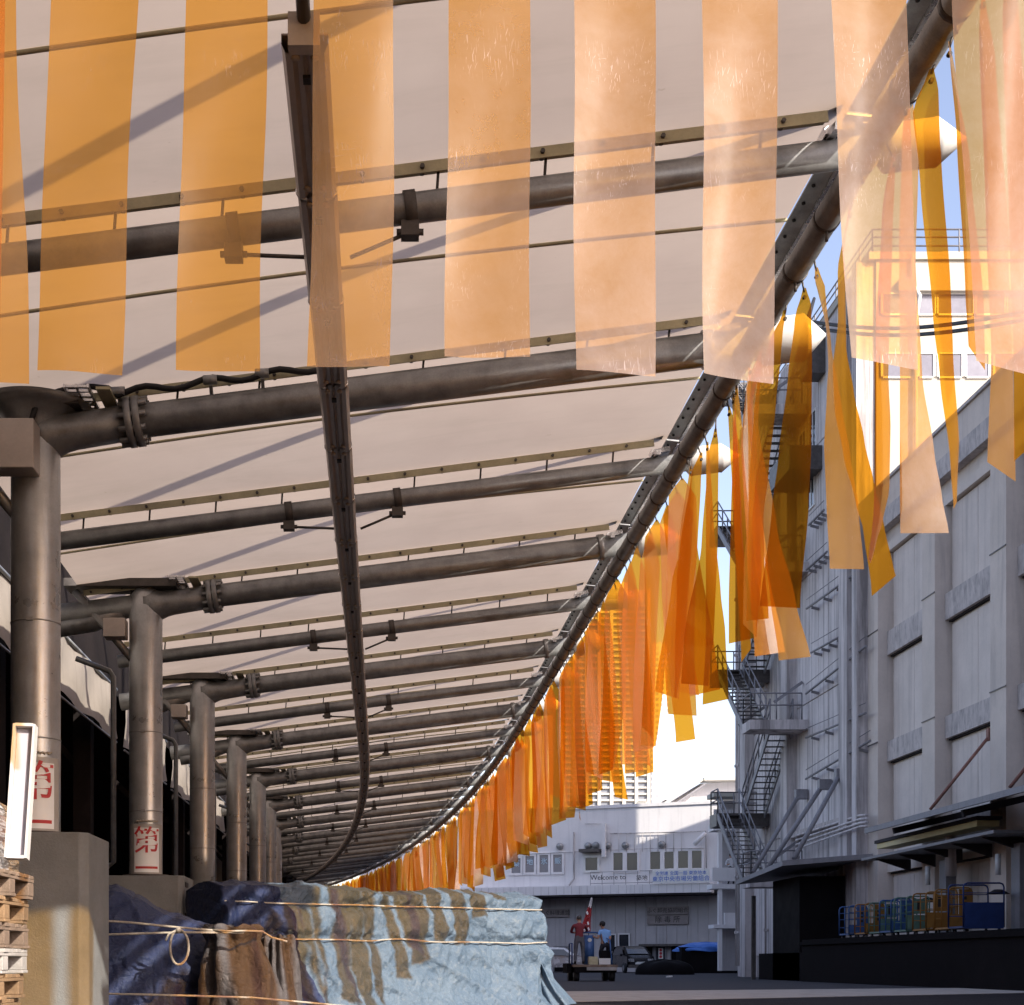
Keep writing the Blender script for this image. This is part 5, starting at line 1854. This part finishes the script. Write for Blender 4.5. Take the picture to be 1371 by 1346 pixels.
# signs
sg = thing('blue_lettered_sign', FW.pt(*FW.at(*z6(814, 492)), 1.4), 'white sign with two rows of blue characters on the balcony edge', 'sign')
a0, a1, z0, z1 = FW.rect(*z6(685, 433), *z6(943, 492))
m_ = MB(); FW.box(m_, a0, a1, z0, z1, 1.34, 1.46); m_.build('board', 'white', sg)
am, zh = (a0 + a1) / 2, z1 - z0
text_mesh('lettering', '全労連 全国一般 東京地本', zh * .34, 'blue_ink', sg, FW.pt(am, z1 - zh * .27, 1.465), FW.u, FW.n)
text_mesh('lettering', '東京中央市場労働組合', zh * .44, 'blue_ink', sg, FW.pt(am, z1 - zh * .70, 1.465), FW.u, FW.n)
sg = thing('neon_lettering', FW.pt(*FW.at(*z6(500, 490)), .3), 'unlit scripted neon welcome lettering on the balcony of the far office', 'sign')
a0, a1, z0, z1 = FW.rect(*z6(395, 440), *z6(600, 492))
text_mesh('lettering', 'Welcome to', (z1 - z0) * .62, 'dark_steel', sg, FW.pt(a0, (z0 + z1) / 2, 1.0), FW.u, FW.n, align='LEFT', depth=.03)
m_ = MB()
for q in (z0, z1):
    m_.bar(FW.pt(a0, q, .95), FW.pt(a1 + 1.8, q, .95), .04, .04)
for q in range(7):
    m_.bar(FW.pt(a0 + (a1 + 1.8 - a0) * q / 6, z0 - .4, .95), FW.pt(a0 + (a1 + 1.8 - a0) * q / 6, z1, .95), .03, .03)
m_.build('frame', 'awn', sg)
a2, a3, z2, z3 = FW.rect(*z6(585, 448), *z6(675, 492))
text_mesh('lettering', '築地', (z3 - z2) * .6, 'dark_steel', sg, FW.pt((a2 + a3) / 2, (z2 + z3) / 2, 1.0), FW.u, FW.n, depth=.03)
for (r_, txt, k_, lb) in (((155, 607, 280, 645), 'ふぐ料理連盟', .62, 'brown lettered sign on the lower wall just right of the blue tarp'),
                          ((640, 597, 828, 633), 'ふぐ卸売協同組合', .66, 'upper of two stacked weathered signs on the lower wall'),
                          ((640, 637, 828, 678), '除 毒 所', .80, 'lower of two stacked weathered signs with three large characters')):
    a0, a1, z0, z1 = FW.rect(*z6(r_[0], r_[1]), *z6(r_[2], r_[3]), d=-1.1)
    sg = thing('wall_sign', FW.pt((a0 + a1) / 2, z0, -1.0), lb, 'sign', 'weathered signs on the far lower wall')
    m_ = MB(); FW.box(m_, a0, a1, z0, z1, -1.14, -1.02); m_.build('board', 'signboard', sg)
    text_mesh('lettering', txt, (z1 - z0) * k_, 'dark_ink', sg, FW.pt((a0 + a1) / 2, (z0 + z1) / 2, -1.01), FW.u, FW.n)
# lower openings
for (x0, y0, x1, y1, nm, mt) in ((215, 785, 270, 862, 'door', 'black'), (468, 727, 492, 800, 'window', 'glass'), (512, 725, 555, 803, 'window', 'glass'), (620, 782, 665, 846, 'door', 'black'),
                                 (680, 780, 722, 850, 'door', 'glass'), (750, 778, 795, 842, 'door', 'black'), (805, 780, 848, 832, 'notice_board', 'glass_grey')):
    a0, a1, z0, z1 = FW.rect(*z6(x0, y0), *z6(x1, y1), d=-1.15)
    z0 = max(z0, .02) if nm != 'door' else 0.02
    fr = MB()
    for (b0, b1, c0, c1) in ((a0 - .09, a0, z0, z1 + .1), (a1, a1 + .09, z0, z1 + .1), (a0, a1, z1, z1 + .1)):
        FW.box(fr, b0, b1, c0, c1, -1.14, -1.05)
    q = fr.build(nm, 'awn' if nm != 'window' else 'farwall', fb)
    m_ = MB(); FW.box(m_, a0, a1, z0, z1, -1.145, -1.10); m_.build('pane' if nm == 'window' else 'leaf', mt, q)
a0, a1, z0, z1 = FW.rect(*z6(610, 768), *z6(862, 778), d=-1.1)
m_ = MB(); FW.box(m_, a0, a1, z0, z1, -1.14, -.4); m_.build('door_hood', 'dark_steel', fb)
a0, a1, z0, z1 = FW.rect(*z6(690, 786), *z6(711, 836), d=-.9)
sg = thing('small_notice', FW.pt(a0, z0, -.9), 'small upright white notice with three red marks by a dark doorway', 'notice')
m_ = MB(); FW.box(m_, a0, a1, z0, z1, -1.0, -.95); m_.build('board', 'white', sg)
for k in range(3):
    m_ = MB(); c = FW.pt((a0 + a1) / 2, z1 - (z1 - z0) * (.2 + .3 * k), -.945)
    m_.tube(c, c + FW.n * .02, .10, 12); m_.build('red_mark', 'red_ink', sg)
# roof structure behind, at right
rb = thing('gabled_roof_house', (23, 112, 0), 'white rooftop house with a shallow gable behind the far office roof', 'building')
Y_ = 112.0
P = [W(888, 1082, Y_), W(890, 1079, Y_), W(938, 1049, Y_), W(992, 1047, Y_), W(1100, 1047, Y_), W(1100, 1082, Y_)]
pl = [(p.x, p.z) for p in P]
m_ = MB()
n_ = len(pl)
m_.add([(x, Y_, z) for x, z in pl] + [(x, Y_ + 8, z) for x, z in pl], [tuple(range(n_)), tuple(range(n_, 2 * n_))[::-1]] + [(i, n_ + i, n_ + (i + 1) % n_, (i + 1) % n_) for i in range(n_)])
m_.build('wall', 'farwall', rb)
a, b_, c = W(884, 1080, Y_ - .6), W(938, 1045, Y_ - .6), W(1100, 1043, Y_ - .6)
m_ = MB().bar(a, b_, 1.6, .22); m_.bar(b_ + Vector((.1, 0, 0)), c, 1.6, .22); m_.build('roof_edge', 'cream', rb)
m_ = MB().bar(a + Vector((.3, -.1, -.35)), b_ + Vector((.2, -.1, -.35)), 1.2, .12); m_.build('eave_shadow_board', 'awn', rb)
# small roof plant (chimney box) at the tower foot
m_ = MB(); a0, a1, z0, z1 = FW.rect(843, 1071, 856, 1083); FW.box(m_, a0, a1, z0, z1 + .1, -3, -2); m_.build('roof_box', 'cream', fb)
m_ = MB().bar(FW.pt(*FW.at(860, 1082), -2), FW.pt(*FW.at(884, 1067), -2), .08, .08); m_.build('roof_stay', 'dark_steel', fb)

# open frame walkway beside the stair
fw_ = thing('steel_walkway', (20.5, 80, 0), 'pale steel framed two-level walkway beside the outside stair', 'walkway')
YW = 80.0
def wb(px0, py0, px1, py1, y0, y1, nm, mt):
    a, b_ = W(px0, py1, YW), W(px1, py0, YW)
    MB().box((a.x, y0, max(0, a.z)), (b_.x, y1, b_.z)).build(nm, mt, fw_)
for (x0, x1) in ((962, 967), (993, 1001)):
    wb(x0, 1068, x1, 1300, YW, YW + .25, 'post', 'farwall')
wb(955, 1104, 1003, 1112, YW - .1, YW + 1.2, 'floor_slab', 'farwall')
wb(953, 1162, 1003, 1180, YW - .15, YW - .05, 'guard_panel', 'farwall')
wb(953, 1184, 1003, 1190, YW - .1, YW + 1.2, 'floor_slab', 'farwall')
wb(955, 1238, 1003, 1243, YW - .1, YW + 1.2, 'floor_slab', 'farwall')
wb(953, 1062, 1003, 1068, YW - .5, YW + 1.2, 'roof', 'cream')
wb(955, 1084, 1003, 1104, YW - .1, YW - .05, 'guard_panel', 'fardark')
wb(972, 1222, 990, 1238, YW + .3, YW + .5, 'low_screen', 'farwall')
wb(972, 1068, 1003, 1300, YW + 1.3, YW + 1.4, 'back_wall', 'fardark')
for x in range(956, 1002, 4):
    wb(x, 1085, x + .7, 1104, YW - .2, YW - .15, 'railing_bar', 'white')

# ------------------------------------------------------------------ TOWERS
tw = thing('high_rise_tower', (130, 600, 0), 'cream high-rise apartment tower with a grid of balconies behind the vinyl strips', 'tower')
YT_ = 600.0
s_ = F / YT_
X0_, X1_ = (752 - PX) / s_, (868 - PX) / s_
Ztop = CH + (PY - 790) / s_
MB().box((X0_, YT_, 0), (X1_, YT_ + 30, Ztop)).build('wall', 'tower', tw)
MB().box((X0_ + 3, YT_ + 3, Ztop), (X1_ - 8, YT_ + 24, Ztop + 4)).build('roof_room', 'tower', tw)
nb, fl = 7, 2.62
bw = (X1_ - X0_) / nb
wm = None
r0 = int((CH + (PY - 1084) / s_) / fl) - 1
nf = int(Ztop / fl)
for f_ in range(r0, nf - 1):
    for b_ in range(nb):
        if wm is None:
            wm = MB().box((0, -.05, 0), (bw * .70, -.01, fl * .52)).build('window', 'tower_win', tw, local=True)
            q = wm
        else:
            q = place(wm, tw)
        q.location = (X0_ + bw * (b_ + .15) - 130, 0, f_ * fl + fl * .38)
    MB().box((X0_ + .3, YT_ - 1.0, f_ * fl), (X1_ - .3, YT_ - .06, f_ * fl + fl * .30)).build('balcony_slab', 'tower', tw)
for b_ in range(nb + 1):
    MB().box((X0_ + bw * b_ - .7, YT_ - 1.3, 0), (X0_ + bw * b_ + .7, YT_ - 1.01, Ztop)).build('pier', 'tower', tw)


def gridmat(name, a, b):
    m, t, out = nodes_of(name)
    bs = N(t, 'ShaderNodeBsdfPrincipled')
    t.links.new(bs.outputs[0], out.inputs[0])
    br = N(t, 'ShaderNodeTexBrick')
    br.offset = 0
    br.inputs['Color1'].default_value = (*b, 1)
    br.inputs['Color2'].default_value = (*mul(b, 0.85), 1)
    br.inputs['Mortar'].default_value = (*a, 1)
    br.inputs['Scale'].default_value = 1
    br.inputs['Brick Width'].default_value = 2.6
    br.inputs['Row Height'].default_value = 2.62
    br.inputs['Mortar Size'].default_value = 0.55
    tc = N(t, 'ShaderNodeTexCoord')
    sp = N(t, 'ShaderNodeSeparateXYZ')
    cb = N(t, 'ShaderNodeCombineXYZ')
    t.links.new(tc.outputs['Object'], sp.inputs[0])
    t.links.new(sp.outputs[0], cb.inputs[0])
    t.links.new(sp.outputs[2], cb.inputs[1])
    t.links.new(cb.outputs[0], br.inputs[0])
    t.links.new(br.outputs[0], bs.inputs['Base Color'])
    bs.inputs['Roughness'].default_value = .7
    return m


MT['tower2'] = gridmat('pale_tower_grid', (0.62, 0.62, 0.64), (0.36, 0.38, 0.42))
xa, xb = (872 - PX) / s_ * 1.1, (895 - PX) / s_ * 1.1
o = MB().box((xa, 660, 0), (xb, 690, CH + (PY - 860) / (F / 660))).build('slender_tower', 'tower2')
tag(o, 'slender paler tower edge to the right of the cream high-rise', 'tower')
MB().box((xa - 8, 670, 0), (xa - .1, 690, CH + (PY - 905) / (F / 670))).build('side_wing', 'tower2', o)

# ------------------------------------------------------------------ VEHICLES, TARP HEAP
def px_on_ground(px, Y):
    return (px - PX) * Y / F


tb = thing('blue_tarp_heap', (px_on_ground(946, 88), 88, 0), 'crumpled bright blue tarp over goods at the foot of the far office', 'tarp')
rows = []
for i in range(15):
    v = i / 14
    row = []
    for k in range(36):
        a = 2 * PI * k / 36
        rr_ = (1 - v ** 2.2) ** .5 if v < 1 else 0
        nn = 1 + .12 * math.sin(5 * a + v * 3) + .1 * noise.noise(Vector((math.cos(a) * 2, math.sin(a) * 2, v * 3)))
        row.append((POS[tb.name].x + 1.9 * math.cos(a) * rr_ * nn, 88 + 1.0 * math.sin(a) * rr_ * nn, 1.35 + .55 * v + .08 * noise.noise(Vector((a * 2, v * 4, 2)))))
    rows.append(row)
MB().grid(rows, closed=True).build('cover', 'tarp_bright', tb)
MB().box((POS[tb.name].x - 1.7, 87.2, 0), (POS[tb.name].x + 1.7, 88.8, 1.6)).build('goods', 'black', tb)


def car(name, cx, cy, rot, mt, label, van=True):
    root = thing(name, (cx, cy, 0), label, 'car', 'cars parked by the far office')
    Mx = Matrix.Rotation(rot, 4, 'Z') @ Matrix.Identity(4)
    T = lambda x, y, z: tuple(Vector((cx, cy, 0)) + Mx @ Vector((x, y, z)))
    # side profile (y forward = towards -Y), width stations
    if van:
        pr = [(-2.2, .35), (-2.25, .75), (-2.15, 1.0), (-1.55, 1.12), (-0.75, 1.62), (0.6, 1.70), (1.7, 1.66), (2.1, 1.15), (2.2, .8), (2.15, .35)]
    else:
        pr = [(-2.2, .35), (-2.25, .65), (-2.1, .85), (-1.1, .95), (-0.4, 1.35), (0.7, 1.40), (1.5, 1.0), (2.15, .92), (2.2, .6), (2.15, .35)]
    b = MB()
    rows = []
    for (xw, ins) in ((-.80, .0), (-.86, .0), (-.86, 0), (-.5, 0), (0, 0), (.5, 0), (.86, 0), (.86, 0), (.80, 0)):
        rows.append([T(xw * (1 - .16 * max(0, (z - .95)) / .7 * (abs(xw) > .6)), y, z) for y, z in pr])
    b.grid(rows)
    for r_ in (rows[0], rows[-1]):
        b.add(r_, [tuple(range(len(r_)))])
    b.build('body', mt, root)
    w = MB()
    wz = [(pr[3][0] - .012, pr[3][1] + .06), (pr[4][0] - .012, pr[4][1] - .06)]
    w.add([T(-.66, wz[0][0], wz[0][1] + .02), T(.66, wz[0][0], wz[0][1] + .02), T(.58, wz[1][0] - .02, wz[1][1] + .02), T(-.58, wz[1][0] - .02, wz[1][1] + .02)], [(0, 1, 2, 3)])
    w.build('windscreen', 'glass', root)
    for sx in (-1, 1):
        q = MB().add([T(sx * .862, -1.2, 1.1), T(sx * .862, 1.6, 1.12), T(sx * .79, 1.4, 1.5), T(sx * .79, -.7, 1.5)], [(0, 1, 2, 3)])
        q.build('side_window', 'glass', root)
        q = MB(); q.obox(T(sx * .60, -2.20, .80), (.17, 0, 0), (0, .06, 0), (0, 0, .09)); q.build('headlight', 'bright', root)
        q = MB(); q.obox(T(sx * .93, -.95, 1.12), (.07, 0, 0), (0, .05, 0), (0, 0, .07)); q.build('wing_mirror', mt, root)
        for yy in (-1.35, 1.35):
            q = MB().tube(T(sx * .70, yy, .31), T(sx * .88, yy, .31), .31, 18); h = q.build('wheel', 'rubber', root)
            MB().tube(T(sx * .875, yy, .31), T(sx * .89, yy, .31), .18, 12).build('rim', 'galv', h)
    q = MB(); q.obox(T(0, -2.24, .62), (.35, 0, 0), (0, .02, 0), (0, 0, .08)); q.build('number_plate', 'white', root)
    q = MB(); q.obox(T(0, -2.21, .42), (.78, 0, 0), (0, .07, 0), (0, 0, .10)); q.build('bumper', 'dark_steel' if mt == 'car' else mt, root)
    return root


car('parked_car', px_on_ground(848, 90), 90.5, R(4), 'car', 'dark minivan facing the camera behind the small truck')
car('parked_car', px_on_ground(742, 92), 92.5, R(80), 'car2', 'silver car half hidden between the blue tarp and the small truck')
mx = px_on_ground(895, 76)
rows = []
for i in range(12):
    v = i / 11
    rr_ = (1 - v ** 3) ** .5 if v < 1 else 0
    rows.append([(mx + 1.5 * math.cos(2 * PI * k / 40) * rr_ * (1 + .06 * math.sin(k)), 77 + 1.0 * math.sin(2 * PI * k / 40) * rr_, 0.8 * v * (1 + .05 * math.sin(k * .7))) for k in range(40)])
tag(MB().grid(rows, closed=True).build('covered_mound', 'black'), 'low dark covered mound of goods below the far white notices', 'goods')

# small flatbed truck
TX, TY = px_on_ground(796, 50), 50.0
tr = thing('turret_truck', (TX, TY, 0), 'small dark market truck with flat bed and blue steering drum carrying two people', 'truck')
MB().box((TX - .78, TY - .2, .50), (TX + .78, TY + 2.0, .58)).build('deck', 'wood2', tr)
MB().box((TX - .30, TY - .26, .38), (TX + .74, TY - .205, .49)).build('rear_board', 'wood_white', tr)
MB().box((TX - .72, TY - .18, .30), (TX + .72, TY + 1.9, .495)).build('chassis', 'black', tr)
for (x, y, r) in ((-.62, .15, .24), (.62, .15, .24), (-.62, 1.6, .24), (.62, 1.6, .24)):
    q = MB().tube((TX + x - .09, TY + y, r), (TX + x + .09, TY + y, r), r, 18).build('wheel', 'rubber', tr)
    MB().tube((TX + x - .1, TY + y, r), (TX + x + .1, TY + y, r), r * .45, 10).build('rim', 'galv', q)
MB().box((TX - .95, TY + .1, .28), (TX - .79, TY + 1.2, .62)).build('side_guard', 'black', tr)
MB().tube((TX - .05, TY + 1.0, .58), (TX - .05, TY + 1.0, 1.62), .19, 20).build('steering_drum', 'blue', tr)
q = MB().tube((TX - .05, TY + .80, 1.45), (TX - .05, TY + .79, 1.45), .07, 12).build('dial', 'white', tr)
m_ = MB()
m_.pipe([(TX - .05 + .30 * math.cos(a), TY + 1.0 + .30 * math.sin(a), 1.72) for a in [2 * PI * k / 24 for k in range(25)]], .025, 8)
m_.build('steering_ring', 'blue', tr)
MB().pipe([(TX - .8, TY - .1, .58), (TX - .8, TY - .1, 1.32), (TX - .8, TY + .6, 1.32), (TX - .8, TY + .6, .58)], .025, 8).build('side_rail', 'navy', tr)
MB().pipe([(TX + .25, TY + 1.1, 1.70), (TX + .62, TY + .55, 1.45), (TX + .66, TY + .3, .58)], .025, 8).build('guard_rail', 'blue', tr)
MB().box((TX + .16, TY + .0, .585), (TX + .56, TY + .35, .80)).build('white_crate', 'white', tr)
MB().box((TX - .18, TY + .05, .585), (TX + .12, TY + .35, .86)).build('crate', 'clamp', tr)


# ------------------------------------------------------------------ PEOPLE
def person(name, base, J, radii, zones, label, hairc=(0, 0, 0), hair_r=.1, face=(0, 1), extra=None):
    """J: joints relative to base; one continuous skinned body"""
    chains = [('pelvis', 'waist', 'chest', 'neck0', 'neck', 'head0', 'head', 'crown'),
              ('chest', 'shL', 'elL', 'wrL', 'haL'), ('chest', 'shR', 'elR', 'wrR', 'haR'),
              ('pelvis', 'hipL', 'knL', 'anL', 'toL'), ('pelvis', 'hipR', 'knR', 'anR', 'toR')]
    J = dict(J)
    for s_ in 'LR':
        w_, h_ = Vector(J['wr' + s_]), Vector(J['ha' + s_])
        d = (h_ - w_)
        d = d.normalized() if d.length > 1e-4 else Vector((0, 0, -1))
        sd = d.cross(Vector((0.3, 1, 0.2))).normalized()
        for k in range(5):
            off = (k - 1.5) * .022 if k < 4 else -.055
            ln = (.075, .085, .08, .062, .05)[k]
            dd = d if k < 4 else (d * .6 - sd * .8).normalized()
            st_ = h_ if k < 4 else w_.lerp(h_, .35)
            J['f%s%d' % (s_, k)] = st_ + sd * off * .6 + dd * .02
            J['g%s%d' % (s_, k)] = st_ + sd * off + dd * ln * .6
            J['t%s%d' % (s_, k)] = st_ + sd * off + dd * ln + Vector((0, 0, -.01))
            for nm in ('f', 'g', 't'):
                radii['%s%s%d' % (nm, s_, k)] = .010
            chains.append((('ha' if k < 4 else 'wr') + s_, 'f%s%d' % (s_, k), 'g%s%d' % (s_, k), 't%s%d' % (s_, k)))
    names = list(J)
    idx = {n: i for i, n in enumerate(names)}
    edges = []
    for c in chains:
        edges += [(idx[a], idx[b]) for a, b in zip(c, c[1:])]
    me = bpy.data.meshes.new('body')
    me.from_pydata([tuple(J[n]) for n in names], edges, [])
    o = bpy.data.objects.new('body', me)
    COL.objects.link(o)
    sk = o.modifiers.new('skin', 'SKIN')
    sk.use_smooth_shade = True
    for i, n in enumerate(names):
        r = radii.get(n, .05)
        me.skin_vertices[0].data[i].radius = (r, r) if not hasattr(r, '__len__') else r
        me.skin_vertices[0].data[i].use_root = (n == 'pelvis')
    ss = o.modifiers.new('sub', 'SUBSURF')
    ss.levels = ss.render_levels = 1
    dg = bpy.context.evaluated_depsgraph_get()
    nm_ = bpy.data.meshes.new_from_object(o.evaluated_get(dg))
    bpy.data.objects.remove(o)
    root = thing(name, base, label, 'person')
    b = bpy.data.objects.new('body', nm_)
    COL.objects.link(b)
    b.parent = root
    nm_.materials.clear()
    mats = ['skin', zones['top'], zones['bottom'], 'rubber']
    for k in mats:
        nm_.materials.append(MT[k])
    sk_j = {'skin': ['neck', 'head0', 'head', 'crown'] + [n for n in names if n[0] in 'fgt' and n[1] in 'LR' and n[2:].isdigit()] + ['haL', 'haR', 'wrL', 'wrR'] + (['elL', 'elR'] if zones.get('short') else []),
            'shoe': ['toL', 'toR', 'anL', 'anR'], 'bot': ['pelvis', 'hipL', 'hipR', 'knL', 'knR']}
    for p in nm_.polygons:
        c = p.center
        best = min(names, key=lambda n: (Vector(J[n]) - c).length)
        if zones.get('short') and best in ('shL', 'shR') and (Vector(J[best]) - c).length > (Vector(J['el' + best[-1]]) - c).length:
            best = 'el' + best[-1]
        p.material_index = 0 if best in sk_j['skin'] else (3 if best in sk_j['shoe'] and c.z < .12 else (2 if best in sk_j['bot'] + sk_j['shoe'] else 1))
        p.use_smooth = True
    hc = Vector(J['head']) + Vector(hairc)
    m_ = MB().ball(tuple(hc), hair_r, 16, sc=(.92, 1.02, 1.0))
    m_.build('hair', zones.get('hair', 'hair'), root, local=True)
    f = Vector((face[0], face[1], 0)).normalized()
    sd = Vector((f.y, -f.x, 0))
    hh = Vector(J['head'])
    fm = MB()
    fm.ball(tuple(hh + f * .095 + Vector((0, 0, -.02))), .018, 8, sc=(1, 1, 1.4))
    for q in (-1, 1):
        fm.ball(tuple(hh + sd * q * .085 + Vector((0, 0, -.02))), .022, 8, sc=(.5, 1, 1.4))
    fm.build('nose_and_ears', 'skin', root, local=True)
    fm = MB()
    for q in (-1, 1):
        fm.ball(tuple(hh + f * .083 + sd * q * .032 + Vector((0, 0, .01))), .010, 6)
    fm.obox(tuple(hh + f * .086 + Vector((0, 0, -.065))), sd * .022, f * .006, (0, 0, .005))
    fm.build('eyes_and_mouth', 'hair', root, local=True)
    return root


V = Vector
rad = dict(pelvis=(.155, .12), waist=(.14, .11), chest=(.17, .12), neck0=(.09, .08), neck=.055, head0=.07, head=(.088, .10), crown=.06,
           shL=.07, shR=.07, elL=.047, elR=.047, wrL=.03, wrR=.03, haL=(.035, .022), haR=(.035, .022),
           hipL=.10, hipR=.10, knL=.07, knR=.07, anL=.05, anR=.05, toL=.04, toR=.04)
# standing driver with his back to us, both hands forward on the ring
J1 = dict(pelvis=V((0, 0, .92)), waist=V((0, .02, 1.08)), chest=V((0, .02, 1.30)), neck0=V((0, .03, 1.44)), neck=V((0, .05, 1.50)), head0=V((0, .07, 1.55)), head=V((0, .08, 1.62)), crown=V((0, .07, 1.70)),
          shL=V((-.20, .03, 1.38)), elL=V((-.27, .20, 1.14)), wrL=V((-.08, .42, 1.13)), haL=V((0.0, .48, 1.14)),
          shR=V((.20, .04, 1.38)), elR=V((.30, .25, 1.22)), wrR=V((.30, .47, 1.16)), haR=V((.27, .54, 1.15)),
          hipL=V((-.10, 0, .86)), knL=V((-.13, .03, .47)), anL=V((-.14, 0, .08)), toL=V((-.15, .13, .04)),
          hipR=V((.10, 0, .86)), knR=V((.13, .05, .47)), anR=V((.14, .02, .08)), toR=V((.15, .15, .04)))
person('person', (TX - .47, TY + .42, .58), J1, dict(rad), dict(top='maroon', bottom='trouser', hair='dark_steel'),
       'standing person in maroon shirt and grey trousers seen from behind on small truck', (0, -.012, .035), .098, (0, 1))
# second person, leaning on the rail, pale blue shirt
J2 = dict(pelvis=V((0, 0, .72)), waist=V((0, .02, .88)), chest=V((-.03, .03, 1.10)), neck0=V((-.06, .03, 1.24)), neck=V((-.08, .03, 1.30)), head0=V((-.10, .03, 1.34)), head=V((-.12, .04, 1.41)), crown=V((-.12, .03, 1.49)),
          shL=V((-.20, .0, 1.17)), elL=V((-.27, -.06, .93)), wrL=V((-.40, .10, .98)), haL=V((-.46, .17, 1.0)),
          shR=V((.15, .04, 1.16)), elR=V((.16, -.02, .88)), wrR=V((-.02, .05, .76)), haR=V((-.09, .08, .76)),
          hipL=V((-.10, 0, .68)), knL=V((-.16, .18, .38)), anL=V((-.12, .05, .08)), toL=V((-.14, .18, .04)),
          hipR=V((.10, 0, .68)), knR=V((.12, .20, .38)), anR=V((.13, .06, .08)), toR=V((.13, .20, .04)))
person('person', (TX + .50, TY + .75, .58), J2, dict(rad), dict(top='shirt_blue', bottom='trouser_dark', short=True),
       'dark-haired person in pale blue shirt leaning by the blue steering drum', (.02, .0, .03), .115, (-1, .3))
MB().box((TX + .32, TY + .62, .58), (TX + .70, TY + .98, 1.08)).build('seat_box', 'black', tr)
# far person on the walkway in a white shirt
J3 = {k: V(v) for k, v in J1.items()}
J3['haL'], J3['wrL'], J3['elL'] = V((-.20, -.34, 1.12)), V((-.22, -.28, 1.10)), V((-.30, -.05, 1.10))
J3['haR'], J3['wrR'], J3['elR'] = V((.18, -.34, 1.12)), V((.20, -.28, 1.10)), V((.30, -.05, 1.10))
p_ = W(980, 1184, 80.3)
person('person', (p_.x, 80.5, p_.z), J3, dict(rad), dict(top='shirt_white', bottom='trouser_dark'),
       'distant person in white shirt leaning on the walkway parapet by the stair', (0, .01, .035), .10, (0, -1))
# red and white cloth streamer held up above the truck
fl_ = thing('red_flag', (TX - .02, TY + 1.2, .6), 'red and white cloth streamer on a pole above the small truck', 'flag')
MB().tube((TX - .12, TY + 1.25, .6), (TX + .10, TY + 1.25, 2.98), .015, 8).build('pole', 'dark_steel', fl_)
for k, (z0, z1, w0, w1, mt) in enumerate(((2.62, 2.95, .05, .12, 'sheet'), (2.28, 2.62, .14, .24, 'red'), (1.72, 2.28, .22, .40, 'red'))):
    rows = []
    for i in range(9):
        v = i / 8
        z = z1 + (z0 - z1) * v
        w = w0 + (w1 - w0) * v
        cx = TX + .09 - .24 * (2.98 - z) / 1.2
        rows.append([(cx + (s_ / 8 - .5) * w, TY + 1.2 + .05 * math.sin(s_ * 1.4 + v * 3 + k), z + .03 * math.sin(s_ * .9)) for s_ in range(9)])
    MB().grid(rows).build('cloth', mt, fl_)
for (dx, dz) in ((-.10, 1.95), (.0, 1.85), (-.14, 1.80), (-.02, 2.05), (-.05, 2.42)):
    m_ = MB(); m_.obox((TX - .04 + dx, TY + 1.125, dz), (.025, 0, .02), (0, .008, 0), (-.02, 0, .05)); m_.build('white_mark', 'sheet', fl_)
# litter speck on the road
m_ = MB(); P = W(896, 1309, 62); m_.obox((P.x, 62, .05), (.12, 0, .01), (0, .1, 0), (0, 0, .03))
tag(m_.build('litter', 'white'), 'small white scrap lying on the dark road', 'litter')
print('objects', len(bpy.data.objects), 'tris approx', sum(len(o.data.polygons) * 2 for o in bpy.data.objects if o.type == 'MESH'))
